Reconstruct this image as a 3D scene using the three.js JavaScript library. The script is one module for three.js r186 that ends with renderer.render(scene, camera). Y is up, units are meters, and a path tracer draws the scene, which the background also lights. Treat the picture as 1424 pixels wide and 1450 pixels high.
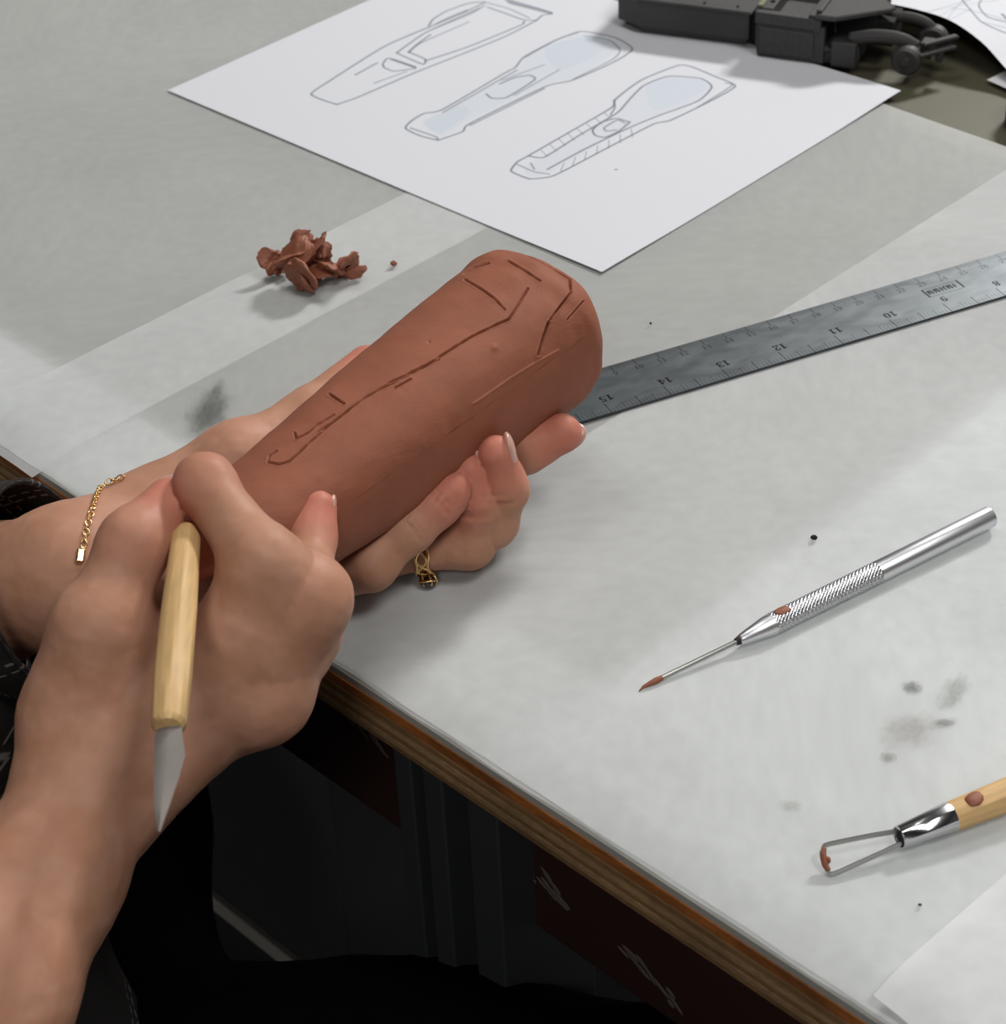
import * as THREE from 'three';
import { mergeGeometries, mergeVertices, toCreasedNormals } from 'three/addons/utils/BufferGeometryUtils.js';
import { RoundedBoxGeometry } from 'three/addons/geometries/RoundedBoxGeometry.js';
import { ImprovedNoise } from 'three/addons/math/ImprovedNoise.js';
import { RectAreaLightUniformsLib } from 'three/addons/lights/RectAreaLightUniformsLib.js';

// ---------------------------------------------------------------- camera, lights, exposure
const scene = new THREE.Scene();
const TOP = 0.75;                     // height of the sheets on the bench
const CAMH = 0.449, FPX = 3000, PITCH = 0.640, ROLL = -0.047;
const camera = new THREE.PerspectiveCamera(2 * Math.atan(725 / FPX) * 180 / Math.PI, 1424 / 1450, 0.05, 20);
camera.position.set(0, TOP + CAMH, 0);
camera.rotation.order = 'YXZ';
camera.rotation.set(-PITCH, 0, ROLL);
camera.focus = 0.72; camera.userData.fStop = 26;
camera.updateMatrixWorld(true);
scene.background = new THREE.Color(0x000000);

const renderer = new THREE.WebGLRenderer({ antialias: true });
renderer.toneMapping = THREE.LinearToneMapping;
renderer.toneMappingExposure = 0.80;
renderer.shadowMap.enabled = true;
renderer.shadowMap.type = THREE.PCFSoftShadowMap;
RectAreaLightUniformsLib.init();

const CEIL = 2.75;
// ceiling panels: [x, z, width, depth, intensity, drop below the ceiling]
const PANELS = [
  [1.30, -2.35, 0.55, 0.30, 205, 0.35],
  [-0.35, -1.05, 0.90, 0.60, 3.5, 0],
  [0.85, 0.20, 0.60, 0.60, 18, 0],
  [-0.45, 1.5, 0.60, 0.60, 18, 0],
];

// ---------------------------------------------------------------- helpers
const V = (x, y, z) => new THREE.Vector3(x, y, z);
function seeded(a) { return () => { a |= 0; a = a + 0x6D2B79F5 | 0; let t = Math.imul(a ^ a >>> 15, 1 | a); t = t + Math.imul(t ^ t >>> 7, 61 | t) ^ t; return ((t ^ t >>> 14) >>> 0) / 4294967296; }; }
const perlin = new ImprovedNoise();
const noise = (x, y, z) => perlin.noise(x + 71.3, y + 13.7, z + 37.1);
const fbm = (x, y, z, o = 4) => { let s = 0, a = 1; for (let i = 0; i < o; i++) { s += a * noise(x, y, z); x *= 2.03; y *= 2.03; z *= 2.03; a *= 0.5; } return s; };
const lerp = (a, b, t) => a + (b - a) * t, clamp = (x, a = 0, b = 1) => Math.min(b, Math.max(a, x));
const sstep = (a, b, x) => { const t = clamp((x - a) / (b - a)); return t * t * (3 - 2 * t); };
const eye = camera.position.clone();
function ray(px, py) {                // direction per metre of depth
  return V((px - 712) / FPX, -(py - 725) / FPX, -1).applyQuaternion(camera.quaternion);
}
const P = (px, py, d) => eye.clone().addScaledVector(ray(px, py), d);
const G = (px, py, y = 0) => { const r = ray(px, py); return eye.clone().addScaledVector(r, (TOP + y - eye.y) / r.y); };
const camInv = camera.quaternion.clone().invert();
function pix(p) { const q = p.clone().sub(eye).applyQuaternion(camInv); return [712 + FPX * q.x / -q.z, 725 - FPX * q.y / -q.z, -q.z]; }

const taken = new Map();
function numbered(name) { const n = taken.get(name) || 0; taken.set(name, n + 1); return n ? name + '_' + String(n).padStart(3, '0') : name; }
function shadows(o) { o.castShadow = true; o.receiveShadow = true; return o; }
function tag(o, label, category, group, kind) { o.userData.label = label; o.userData.category = category; if (group) o.userData.group = group; if (kind) o.userData.kind = kind; return o; }
function thing(name, label, category, at, group) { const o = new THREE.Group(); o.name = numbered(name); if (at) o.position.copy(at); scene.add(o); return tag(o, label, category, group); }
// geometry given in world coordinates; made local to its parent
function part(name, geo, mat, parent, label) {
  const m = shadows(new THREE.Mesh(geo, mat)); m.name = name;
  if (parent) { parent.updateWorldMatrix(true, false); geo.applyMatrix4(parent.matrixWorld.clone().invert()); parent.add(m); }
  else { m.name = numbered(name); scene.add(m); }
  if (label) m.userData.label = label;
  return m;
}
function solo(name, geo, mat, label, category, group) { // one-mesh thing, origin at its base
  geo.computeBoundingBox(); const b = geo.boundingBox, c = V((b.min.x + b.max.x) / 2, b.min.y, (b.min.z + b.max.z) / 2);
  geo.translate(-c.x, -c.y, -c.z);
  const m = part(name, geo, mat, null); m.position.copy(c); return tag(m, label, category, group);
}
function struct(name, geo, mat) { const m = part(name, geo, mat, null); m.userData.kind = 'structure'; return m; }
function basisBox(o, ux, uy, uz, lo, hi, r = 0) {      // box in a local frame
  const sx = hi[0] - lo[0], sy = hi[1] - lo[1], sz = hi[2] - lo[2];
  const g = r ? new RoundedBoxGeometry(sx, sy, sz, 2, r) : new THREE.BoxGeometry(sx, sy, sz);
  g.translate((lo[0] + hi[0]) / 2, (lo[1] + hi[1]) / 2, (lo[2] + hi[2]) / 2);
  g.applyMatrix4(new THREE.Matrix4().makeBasis(ux, uy, uz).setPosition(o));
  return g;
}
function merged(list) { return mergeGeometries(list.map((g) => { const q = g.index ? g.toNonIndexed() : g; for (const k of Object.keys(q.attributes)) if (!['position', 'normal', 'uv'].includes(k)) q.deleteAttribute(k); if (!q.attributes.uv) q.setAttribute('uv', new THREE.BufferAttribute(new Float32Array(q.attributes.position.count * 2), 2)); return q; })); }
function frameAlong(t, hint = V(0, 1, 0)) { const u = hint.clone().addScaledVector(t, -hint.dot(t)); if (u.lengthSq() < 1e-8) u.set(1, 0, 0).addScaledVector(t, -t.x); u.normalize(); return [u, t.clone().cross(u)]; }
// sweep round sections along points; radii number or [ru, rv]
function sweep(pts, radii, seg = 16, { caps = true, hint = V(0, 1, 0), uvScale = 1 } = {}) {
  const pos = [], uv = [], idx = []; let len = 0; const n = pts.length;
  for (let i = 0; i < n; i++) {
    const t = pts[Math.min(i + 1, n - 1)].clone().sub(pts[Math.max(i - 1, 0)]).normalize(); const [u, w] = frameAlong(t, hint);
    const R = Array.isArray(radii) ? radii[i] : radii; const [ru, rv] = Array.isArray(R) ? R : [R, R];
    if (i) len += pts[i].distanceTo(pts[i - 1]);
    for (let j = 0; j <= seg; j++) { const a = j / seg * 2 * Math.PI, p = pts[i].clone().addScaledVector(u, Math.cos(a) * ru).addScaledVector(w, Math.sin(a) * rv); pos.push(p.x, p.y, p.z); uv.push(j / seg * uvScale, len * uvScale); }
  }
  for (let i = 0; i < n - 1; i++) for (let j = 0; j < seg; j++) { const a = i * (seg + 1) + j, b = a + seg + 1; idx.push(a, a + 1, b, b, a + 1, b + 1); }
  if (caps) for (const [i, f] of [[0, 1], [n - 1, 0]]) { const c = pos.length / 3; pos.push(pts[i].x, pts[i].y, pts[i].z); uv.push(0, 0); for (let j = 0; j < seg; j++) { const a = i * (seg + 1) + j; f ? idx.push(c, a + 1, a) : idx.push(c, a, a + 1); } }
  const g = new THREE.BufferGeometry(); g.setAttribute('position', new THREE.Float32BufferAttribute(pos, 3)); g.setAttribute('uv', new THREE.Float32BufferAttribute(uv, 2)); g.setIndex(idx); g.computeVertexNormals(); return g;
}
const curve = (pts, n) => new THREE.CatmullRomCurve3(pts, false, 'centripetal').getPoints(n);
// flat sheet through four ground points (a, b, c, d), uv in metres
function quad(a, b, c, d, nx = 1, ny = 1, bend = null) {
  const pos = [], uv = [], idx = [];
  for (let j = 0; j <= ny; j++) for (let i = 0; i <= nx; i++) { const u = i / nx, v = j / ny; const p = a.clone().multiplyScalar((1 - u) * (1 - v)).addScaledVector(b, u * (1 - v)).addScaledVector(c, u * v).addScaledVector(d, (1 - u) * v); if (bend) bend(p, u, v); pos.push(p.x, p.y, p.z); uv.push(p.x * 4, p.z * 4); }
  for (let j = 0; j < ny; j++) for (let i = 0; i < nx; i++) { const k = j * (nx + 1) + i; idx.push(k, k + 1, k + nx + 1, k + nx + 1, k + 1, k + nx + 2); }
  const g = new THREE.BufferGeometry(); g.setAttribute('position', new THREE.Float32BufferAttribute(pos, 3)); g.setAttribute('uv', new THREE.Float32BufferAttribute(uv, 2)); g.setIndex(idx); g.computeVertexNormals();
  if (g.attributes.normal.getY(0) < 0) { const q = g.index.array; for (let i = 0; i < q.length; i += 3) [q[i], q[i + 1]] = [q[i + 1], q[i]]; g.computeVertexNormals(); }
  return g;
}
function dataTex(n, fn, { srgb = true, repeat = null } = {}) {
  const d = new Uint8Array(n * n * 4);
  for (let y = 0; y < n; y++) for (let x = 0; x < n; x++) { const c = fn(x / n, y / n), k = 4 * (y * n + x); for (let i = 0; i < 3; i++) d[k + i] = clamp(Math.round(255 * (c.length ? c[i] : c)), 0, 255); d[k + 3] = 255; }
  const t = new THREE.DataTexture(d, n, n); t.magFilter = THREE.LinearFilter; t.minFilter = THREE.LinearMipmapLinearFilter; t.generateMipmaps = true; t.wrapS = t.wrapT = THREE.RepeatWrapping; if (srgb) t.colorSpace = THREE.SRGBColorSpace; if (repeat) t.repeat.set(...repeat); t.needsUpdate = true; return t;
}
const tileNoise = (u, v, f, o = 3, s = 0) => { // periodic in u and v
  const a = u * 2 * Math.PI, b = v * 2 * Math.PI, r = f / (2 * Math.PI);
  return fbm(Math.cos(a) * r + s, Math.sin(a) * r + Math.cos(b) * r * 0.9, Math.sin(b) * r + s * 2, o);
};
const std = (o) => new THREE.MeshStandardMaterial(o), phys = (o) => new THREE.MeshPhysicalMaterial(o);

// signed-distance mesher (surface nets with sparse blocks)
function cap(p, a, b, ra, rb) {
  const bx = b.x - a.x, by = b.y - a.y, bz = b.z - a.z, px = p[0] - a.x, py = p[1] - a.y, pz = p[2] - a.z;
  const h = clamp((px * bx + py * by + pz * bz) / (bx * bx + by * by + bz * bz));
  const x = px - h * bx, y = py - h * by, z = pz - h * bz;
  return Math.sqrt(x * x + y * y + z * z) - (ra + (rb - ra) * h);
}
const smin = (a, b, k) => { const h = Math.max(k - Math.abs(a - b), 0) / k; return Math.min(a, b) - h * h * k * 0.25; };
function grad(f, p, e = 4e-4) { const g = V(f([p[0] + e, p[1], p[2]]) - f([p[0] - e, p[1], p[2]]), f([p[0], p[1] + e, p[2]]) - f([p[0], p[1] - e, p[2]]), f([p[0], p[1], p[2] + e]) - f([p[0], p[1], p[2] - e])); return g.normalize(); }
function meshSDF(f, lo, hi, cell, colour) {
  const n = [0, 1, 2].map((i) => Math.ceil((hi[i] - lo[i]) / cell / 6) * 6 + 1), [nx, ny, nz] = n, val = new Float32Array(nx * ny * nz);
  const at = (i, j, k) => (k * ny + j) * nx + i, B = 6, half = B * cell * 0.87 * 1.25;
  for (let K = 0; K < nz; K += B) for (let J = 0; J < ny; J += B) for (let I = 0; I < nx; I += B) {
    const c = f([lo[0] + (I + B / 2) * cell, lo[1] + (J + B / 2) * cell, lo[2] + (K + B / 2) * cell]);
    const far = Math.abs(c) > half + 0.004;
    for (let k = K; k < Math.min(K + B, nz); k++) for (let j = J; j < Math.min(J + B, ny); j++) for (let i = I; i < Math.min(I + B, nx); i++) val[at(i, j, k)] = far ? Math.sign(c) : f([lo[0] + i * cell, lo[1] + j * cell, lo[2] + k * cell]);
  }
  const vid = new Int32Array(nx * ny * nz).fill(-1), pos = [], nor = [], col = [], idx = [];
  const E12 = [[0, 1], [0, 2], [0, 4], [1, 3], [1, 5], [2, 3], [2, 6], [3, 7], [4, 5], [4, 6], [5, 7], [6, 7]];
  for (let k = 0; k < nz - 1; k++) for (let j = 0; j < ny - 1; j++) for (let i = 0; i < nx - 1; i++) {
    const v = []; let m = 0;
    for (let c = 0; c < 8; c++) { v[c] = val[at(i + (c & 1), j + (c >> 1 & 1), k + (c >> 2))]; if (v[c] < 0) m |= 1 << c; }
    if (!m || m === 255) continue;
    let s = [0, 0, 0], q = 0;
    for (const [a, b] of E12) if ((v[a] < 0) !== (v[b] < 0)) { const t = v[a] / (v[a] - v[b]); for (let d = 0; d < 3; d++) { const A = a >> d & 1, Bb = b >> d & 1; s[d] += A + (Bb - A) * t; } q++; }
    let p = [lo[0] + (i + s[0] / q) * cell, lo[1] + (j + s[1] / q) * cell, lo[2] + (k + s[2] / q) * cell];
    const g = grad(f, p), dd = clamp(f(p), -cell, cell); p = [p[0] - g.x * dd, p[1] - g.y * dd, p[2] - g.z * dd];
    vid[at(i, j, k)] = pos.length / 3; pos.push(...p); nor.push(g.x, g.y, g.z); if (colour) col.push(...colour(p, g));
  }
  const quadf = (a, b, c, d, flip) => { if (a < 0 || b < 0 || c < 0 || d < 0) return; flip ? idx.push(a, c, b, b, c, d) : idx.push(a, b, c, b, d, c); };
  for (let k = 1; k < nz - 1; k++) for (let j = 1; j < ny - 1; j++) for (let i = 1; i < nx - 1; i++) {
    const s = val[at(i, j, k)] < 0;
    if (s !== val[at(i + 1, j, k)] < 0) quadf(vid[at(i, j - 1, k - 1)], vid[at(i, j, k - 1)], vid[at(i, j - 1, k)], vid[at(i, j, k)], !s);
    if (s !== val[at(i, j + 1, k)] < 0) quadf(vid[at(i - 1, j, k - 1)], vid[at(i - 1, j, k)], vid[at(i, j, k - 1)], vid[at(i, j, k)], !s);
    if (s !== val[at(i, j, k + 1)] < 0) quadf(vid[at(i - 1, j - 1, k)], vid[at(i, j - 1, k)], vid[at(i - 1, j, k)], vid[at(i, j, k)], !s);
  }
  const geo = new THREE.BufferGeometry(); geo.setAttribute('position', new THREE.Float32BufferAttribute(pos, 3)); geo.setAttribute('normal', new THREE.Float32BufferAttribute(nor, 3)); if (colour) geo.setAttribute('color', new THREE.Float32BufferAttribute(col, 3)); geo.setIndex(idx); return geo;
}
function hit(f, px, py, d0 = 0.45, d1 = 1.0) { // first surface point of a solid along a pixel's ray
  const r = ray(px, py); let d = d0; for (let i = 0; i < 300 && d < d1; i++) { const p = eye.clone().addScaledVector(r, d), v = f(p.toArray()); if (v < 5e-5) return p; d += Math.max(v * 0.7, 1e-4); } return null;
}

// ---------------------------------------------------------------- bench frame
const EA = G(0, 622), EB = G(1268, 1450);
const U1 = EB.clone().sub(EA).setY(0).normalize();        // along the bench edge, towards the right
const U2 = V(U1.z, 0, -U1.x);                             // across the bench, away from the person
const UY = V(0, 1, 0);
const edge0 = EA.clone().setY(TOP);
const T = (s, a, y = 0) => edge0.clone().addScaledVector(U1, s).addScaledVector(U2, a).setY(TOP + y);
const sa = (p) => [p.clone().sub(edge0).dot(U1), p.clone().sub(edge0).dot(U2)];
const GAP = -0.0050;                                      // bare bench top below the loose sheets

// ---------------------------------------------------------------- room
const plaster = (c) => std({ color: c, roughness: 0.9, bumpMap: wallTex, bumpScale: 0.0015 });
const wallTex = dataTex(128, (u, v) => 0.5 + 0.3 * tileNoise(u, v, 14, 4), { srgb: false, repeat: [3, 3] });
const floorTex = dataTex(256, (u, v) => { const n = 0.5 + 0.3 * tileNoise(u, v, 9, 5); return [0.30 + 0.07 * n, 0.29 + 0.07 * n, 0.28 + 0.07 * n]; }, { repeat: [4, 4] });
{
  const X0 = -2.6, X1 = 2.6, Z0 = -3.2, Z1 = 2.2, t = 0.12;
  const box = (x0, x1, y0, y1, z0, z1) => new THREE.BoxGeometry(x1 - x0, y1 - y0, z1 - z0).translate((x0 + x1) / 2, (y0 + y1) / 2, (z0 + z1) / 2);
  struct('floor', box(X0 - t, X1 + t, -t, 0, Z0 - t, Z1 + t), std({ map: floorTex, roughness: 0.75 }));
  struct('ceiling', box(X0 - t, X1 + t, CEIL, CEIL + t, Z0 - t, Z1 + t), plaster(0xa4a4a4));
  struct('wall_far', box(X0 - t, X1 + t, 0, CEIL, Z0 - t, Z0), plaster(0x707172));
  struct('wall_near', box(X0 - t, X1 + t, 0, CEIL, Z1, Z1 + t), plaster(0x707172));
  struct('wall_left', box(X0 - t, X0, 0, CEIL, Z0, Z1), plaster(0x707172));
  struct('wall_right', box(X1, X1 + t, 0, CEIL, Z0, Z1), plaster(0x707172));
}
PANELS.forEach(([x, z, w, d, I, drop], i) => {
  const Y = CEIL - drop;
  const t = thing('ceiling_lamp', ['slim bright panel lamp hanging on two rods beyond the bench', 'large soft ceiling panel lamp straight above the bench', 'square dim ceiling panel lamp above the right aisle', 'square dim ceiling panel lamp behind the seated person'][i], 'lamp', V(x, Y, z), 'ceiling panel lamps');
  part('housing', new THREE.BoxGeometry(w + 0.05, 0.045, d + 0.05).translate(x, Y - 0.0225, z), std({ color: 0xe8e8e6, roughness: 0.5, metalness: 0.1 }), t);
  part('diffuser', new THREE.BoxGeometry(w, 0.004, d).translate(x, Y - 0.047, z), std({ color: 0xffffff, emissive: 0xfffefb, emissiveIntensity: 3 }), t);
  if (drop) for (const k of [-1, 1]) part('hanger', new THREE.CylinderGeometry(0.003, 0.003, drop, 8).translate(x + k * w * 0.35, CEIL - drop / 2, z), std({ color: 0x888888, metalness: 0.8, roughness: 0.4 }), t);
  const l = new THREE.RectAreaLight(0xfffefb, I, w, d); l.position.set(x, Y - 0.052, z); l.rotation.x = -Math.PI / 2; l.name = 'panel_light'; scene.add(l);
});

// ---------------------------------------------------------------- bench
const plyTex = dataTex(512, (u, v) => { const g = tileNoise(u * 1, v, 5, 3, 2) * 0.5 + 0.5; const st = 0.5 + 0.5 * Math.sin(v * 2 * Math.PI * 26 + 5 * tileNoise(u, v, 3, 2, 5)); const k = 0.72 + 0.2 * g + 0.1 * st * g + 0.12 * tileNoise(u, v, 60, 2, 7); return [0.74 * k, 0.60 * k, 0.43 * k]; }, { repeat: [6, 30] });
const orangeTex = dataTex(256, (u, v) => { const k = 0.85 + 0.22 * tileNoise(u, v, 8, 4, 3) + 0.1 * tileNoise(u, v, 50, 2, 9); return [0.78 * k, 0.47 * k, 0.22 * k]; }, { repeat: [8, 40] });
const bareTex = dataTex(256, (u, v) => { const k = 0.94 + 0.12 * tileNoise(u, v, 10, 4, 1); return [0.36 * k, 0.345 * k, 0.275 * k]; }, { repeat: [1, 1] });
{
  const bench = thing('workbench', 'plywood workbench with orange top veneer and dark apron', 'workbench', V(...T(0.45, 0.5).toArray()).setY(0));
  const ux = U1, uz = U2.clone().negate(), o = edge0.clone().setY(TOP + GAP);
  const L0 = -0.9, L1 = 1.25, D = 1.1;
  const slab = (name, y0, y1, a0, mat) => { const g = basisBox(o, ux, UY, uz, [L0, y0, -D], [L1, y1, -a0]); const p = g.attributes.position, uv = g.attributes.uv; for (let i = 0; i < p.count; i++) { const q = V(p.getX(i), p.getY(i), p.getZ(i)).sub(o); uv.setXY(i, q.dot(ux), q.y + q.dot(uz) * 0.3); } part(name, g, mat, bench); };
  slab('laminate', -0.0028, 0, 0.0005, std({ color: 0xb9b7b0, roughness: 0.6 }));
  slab('bare_top', 0, 0.0004, 0.02, std({ map: bareTex, roughness: 0.55 }));
  slab('top_veneer', -0.0068, -0.0028, 0.0, std({ map: orangeTex, roughness: 0.65 }));
  const ply = [0.0017, 0.0028, 0.0022, 0.0026, 0.0020, 0.0027]; let y = -0.0068;
  ply.forEach((h, i) => { slab('ply', y - h, y, 0.0006 + (i % 2) * 0.0005, std({ map: plyTex, color: i % 2 ? 0xd9cbb8 : 0xffffff, roughness: 0.8 })); y -= h; });
  const apronM = std({ color: 0x38211c, roughness: 0.55 });
  part('apron', basisBox(o, ux, UY, uz, [L0 + 0.05, -0.105, -0.055], [L1 - 0.05, y, -0.03], 0.002), apronM, bench, 'dark red-brown painted apron board');
  // chipped paint along the apron's face
  const r = seeded(5), chips = [];
  for (const [x0, y0, x1, y1, n] of [[474, 992, 542, 1062, 9], [703, 1190, 790, 1275, 14], [770, 1240, 800, 1285, 6], [885, 1345, 960, 1425, 12]]) for (let i = 0; i < n; i++) {
    const u = i / (n - 1) , rr = ray(lerp(x0, x1, u) + (r() - 0.5) * 10, lerp(y0, y1, u) + (r() - 0.5) * 8); const tt = (edge0.clone().addScaledVector(U2, 0.0299).sub(eye).dot(U2)) / rr.dot(U2); const c = eye.clone().addScaledVector(rr, tt);
    const sh = new THREE.SphereGeometry(1, 7, 5).scale(0.0018 + 0.003 * r(), 0.0006 + 0.0008 * r(), 0.0004); sh.rotateZ(-0.75 + 0.4 * r()); sh.applyMatrix4(new THREE.Matrix4().makeBasis(ux, UY, uz).setPosition(c)); chips.push(sh);
  }
  part('paint_chips', merged(chips), std({ color: 0x5a504b, roughness: 0.9 }), bench, 'pale chipped spots in the apron paint').userData.kind = 'stuff';
  // ridged steel leg in front of the apron
  const legM = std({ color: 0x45474b, roughness: 0.5, metalness: 0.3 });
  const onFace = (px, py, a) => { const rr = ray(px, py), tt = edge0.clone().addScaledVector(U2, a).sub(eye).dot(U2) / rr.dot(U2); return sa(eye.clone().addScaledVector(rr, tt))[0]; };
  const leg = (s0, s1) => { const f = [[0, 0.18, 0.012], [0.18, 0.3, 0.022], [0.3, 0.5, 0.012], [0.5, 0.7, 0.024], [0.7, 1, 0.014]]; return merged(f.map(([a, b, c]) => basisBox(o, ux, UY, uz, [lerp(s0, s1, a), -TOP - GAP, -0.06], [lerp(s0, s1, b), y, -c], 0.001))); };
  const s0 = onFace(556, 1070, 0.012), s1 = onFace(697, 1160, 0.012);
  part('leg', leg(s0, s1), legM, bench, 'ridged dark steel bench leg');
  part('leg', leg(L1 - 0.1, L1 - 0.05), legM, bench); part('leg', leg(L0 + 0.05, L0 + 0.1), legM, bench);
  for (const s of [L0 + 0.05, L1 - 0.1]) part('leg', basisBox(o, ux, UY, uz, [s, -TOP - GAP, -D + 0.03], [s + 0.05, y, -D + 0.08], 0.001), legM, bench);
  // dark drawer unit hanging under the bench
  const unit = bench;
  const wallA = 0.11, sR = onFace(470, 1150, wallA);
  const bot = (() => { const rr = ray(365, 1312), tt = edge0.clone().addScaledVector(U2, wallA).sub(eye).dot(U2) / rr.dot(U2); return eye.y + rr.y * tt; })();
  part('drawer_body', basisBox(V(o.x, 0, o.z), ux, UY, uz, [sR - 0.45, bot, -0.5], [sR, TOP - 0.024, -wallA], 0.002), std({ color: 0x4c4b50, roughness: 0.6 }), unit);
  part('drawer_bottom_edge', basisBox(V(o.x, 0, o.z), ux, UY, uz, [sR - 0.45, bot - 0.012, -0.5], [sR, bot, -wallA + 0.003], 0.001), std({ color: 0xe6e3d8, roughness: 0.7 }), unit, 'pale bottom edge strip');
  part('drawer_plinth', basisBox(V(o.x, 0, o.z), ux, UY, uz, [sR - 0.44, 0, -0.49], [sR - 0.02, bot - 0.012, -wallA - 0.09]), std({ color: 0x4c4b50, roughness: 0.6 }), unit);
}

// ---------------------------------------------------------------- translucent sheets on the bench
const paperFibre = dataTex(512, (u, v) => { const k = 0.965 + 0.022 * tileNoise(u, v, 5, 4, 4) + 0.02 * tileNoise(u, v, 60, 2, 8); return [k * 0.985, k * 0.99, k * 0.99]; }, {});
const sheetM = (tr = 0.66) => phys({ map: paperFibre, color: 0xffffff, roughness: 0.85, transmission: tr, thickness: 0, specularIntensity: 0.25, side: THREE.DoubleSide });
{
  const nA = 0.337 - 0.337; // bench edge
  const S = (px, py) => sa(G(px, py))[0];
  const sA = (S(80, 530) + S(570, 270)) / 2, sB = (S(180, 590) + S(700, 320)) / 2, sC = (S(1090, 445) + S(1424, 250)) / 2, sD = (S(870, 945) + S(1424, 565)) / 2, sF = S(1310, 1345), FAR = sa(G(1340, 179))[1];
  const sheet = (name, s0, s1, a0, a1, y, label, sk = 0, group = 'translucent sheets covering the bench', tr = 0.66, lift = 0) => {
    const r = (s, a) => 0.00012 * noise(s * 30, a * 30, y * 1e4);
    const g = quad(T(s0, a0, y), T(s1, a0, y), T(s1 + sk, a1, y), T(s0 + sk, a1, y), 80, 90, (p, u, v) => { const [s, a] = sa(p); p.y += r(s, a) + lift * Math.exp(-(((s - s0 - sk * v) / 0.012) ** 2)); if (y > GAP + 0.002) p.y += (GAP + 0.0012 - 0) * (1 - sstep(-0.004, 0.016, a)) * 0.9; if (v === 0) p.addScaledVector(U2, 0.0008 * noise(s * 60, 3, y * 1e4)); });
    const q = g.attributes.uv, pp = g.attributes.position; for (let i = 0; i < pp.count; i++) { const [s, a] = sa(V(pp.getX(i), 0, pp.getZ(i))); q.setXY(i, s * 3.1 + y * 777, a * 3.1); }
    const m = part(name, g, sheetM(tr), null); return tag(m, label, 'paper', group);
  };
  sheet('tracing_sheet', -0.85, sB, -0.004, FAR, 0, 'translucent sheet under the clay shavings, its edge on bench left');
  sheet('tracing_sheet', sA, 1.1, 0.0, FAR, 0.0003, 'long translucent sheet lying under the ruler and the white drawing');
  sheet('tracing_sheet', sC, 1.1, 0.001, FAR - 0.001, 0.0006, 'upper translucent sheet under the needle tool, its edge crossing the ruler');
  sheet('tracing_sheet', sD, 1.1, 0.003, FAR - 0.01, GAP + 0.0006, 'lower translucent sheet showing blurred through beneath the needle tool', 0, undefined, 0.12);
  sheet('tracing_strip', -0.85, 1.1, 0.002, 0.047, GAP + 0.0009, 'narrow translucent strip along the front edge of the bench', 0, null, 0.45);
  sheet('tracing_sheet', sF, 1.1, 0.002, 0.3, 0.0009, 'small top sheet in the bench corner beyond the loop tool', 0.012, undefined, 0.45, 0.0040);
}
const TY = 0.0012;

// ---------------------------------------------------------------- drawing paper with three pencil sketches
const inkPaper = (canvas) => { const t = new THREE.CanvasTexture(canvas); t.colorSpace = THREE.SRGBColorSpace; t.anisotropy = 8; return t; };
function sketcher(w, h, map) {
  const c = document.createElement('canvas'); c.width = w; c.height = h; const x = c.getContext('2d');
  x.fillStyle = '#cccdd3'; x.fillRect(0, 0, w, h); x.lineCap = 'round'; x.lineJoin = 'round';
  const smooth = (pts, closed) => { const c = new THREE.CatmullRomCurve3(pts.map((q) => V(q[0], q[1], 0)), closed, 'catmullrom', 0.32), n = Math.max(8, pts.length * 7); x.beginPath(); for (let i = 0; i <= n; i++) { const p = c.getPoint(i / n), [a, b] = map(p.x, p.y); i ? x.lineTo(a, b) : x.moveTo(a, b); } };
  const r = seeded(77);
  return {
    c, x,
    line(pts, { w = 7.5, a = 0.62, col = '84,88,102', again = 1, closed = false } = {}) { for (let k = 0; k <= again; k++) { const j = k ? 1.6 : 0; x.strokeStyle = `rgba(${col},${k ? a * 0.45 : a})`; x.lineWidth = k ? w * 0.6 : w; smooth(pts.map(([u, v]) => [u + (r() - 0.5) * j, v + (r() - 0.5) * j]), closed); x.stroke(); } },
    fill(pts, col) { smooth(pts, true); x.fillStyle = col; x.fill(); },
  };
}
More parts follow.
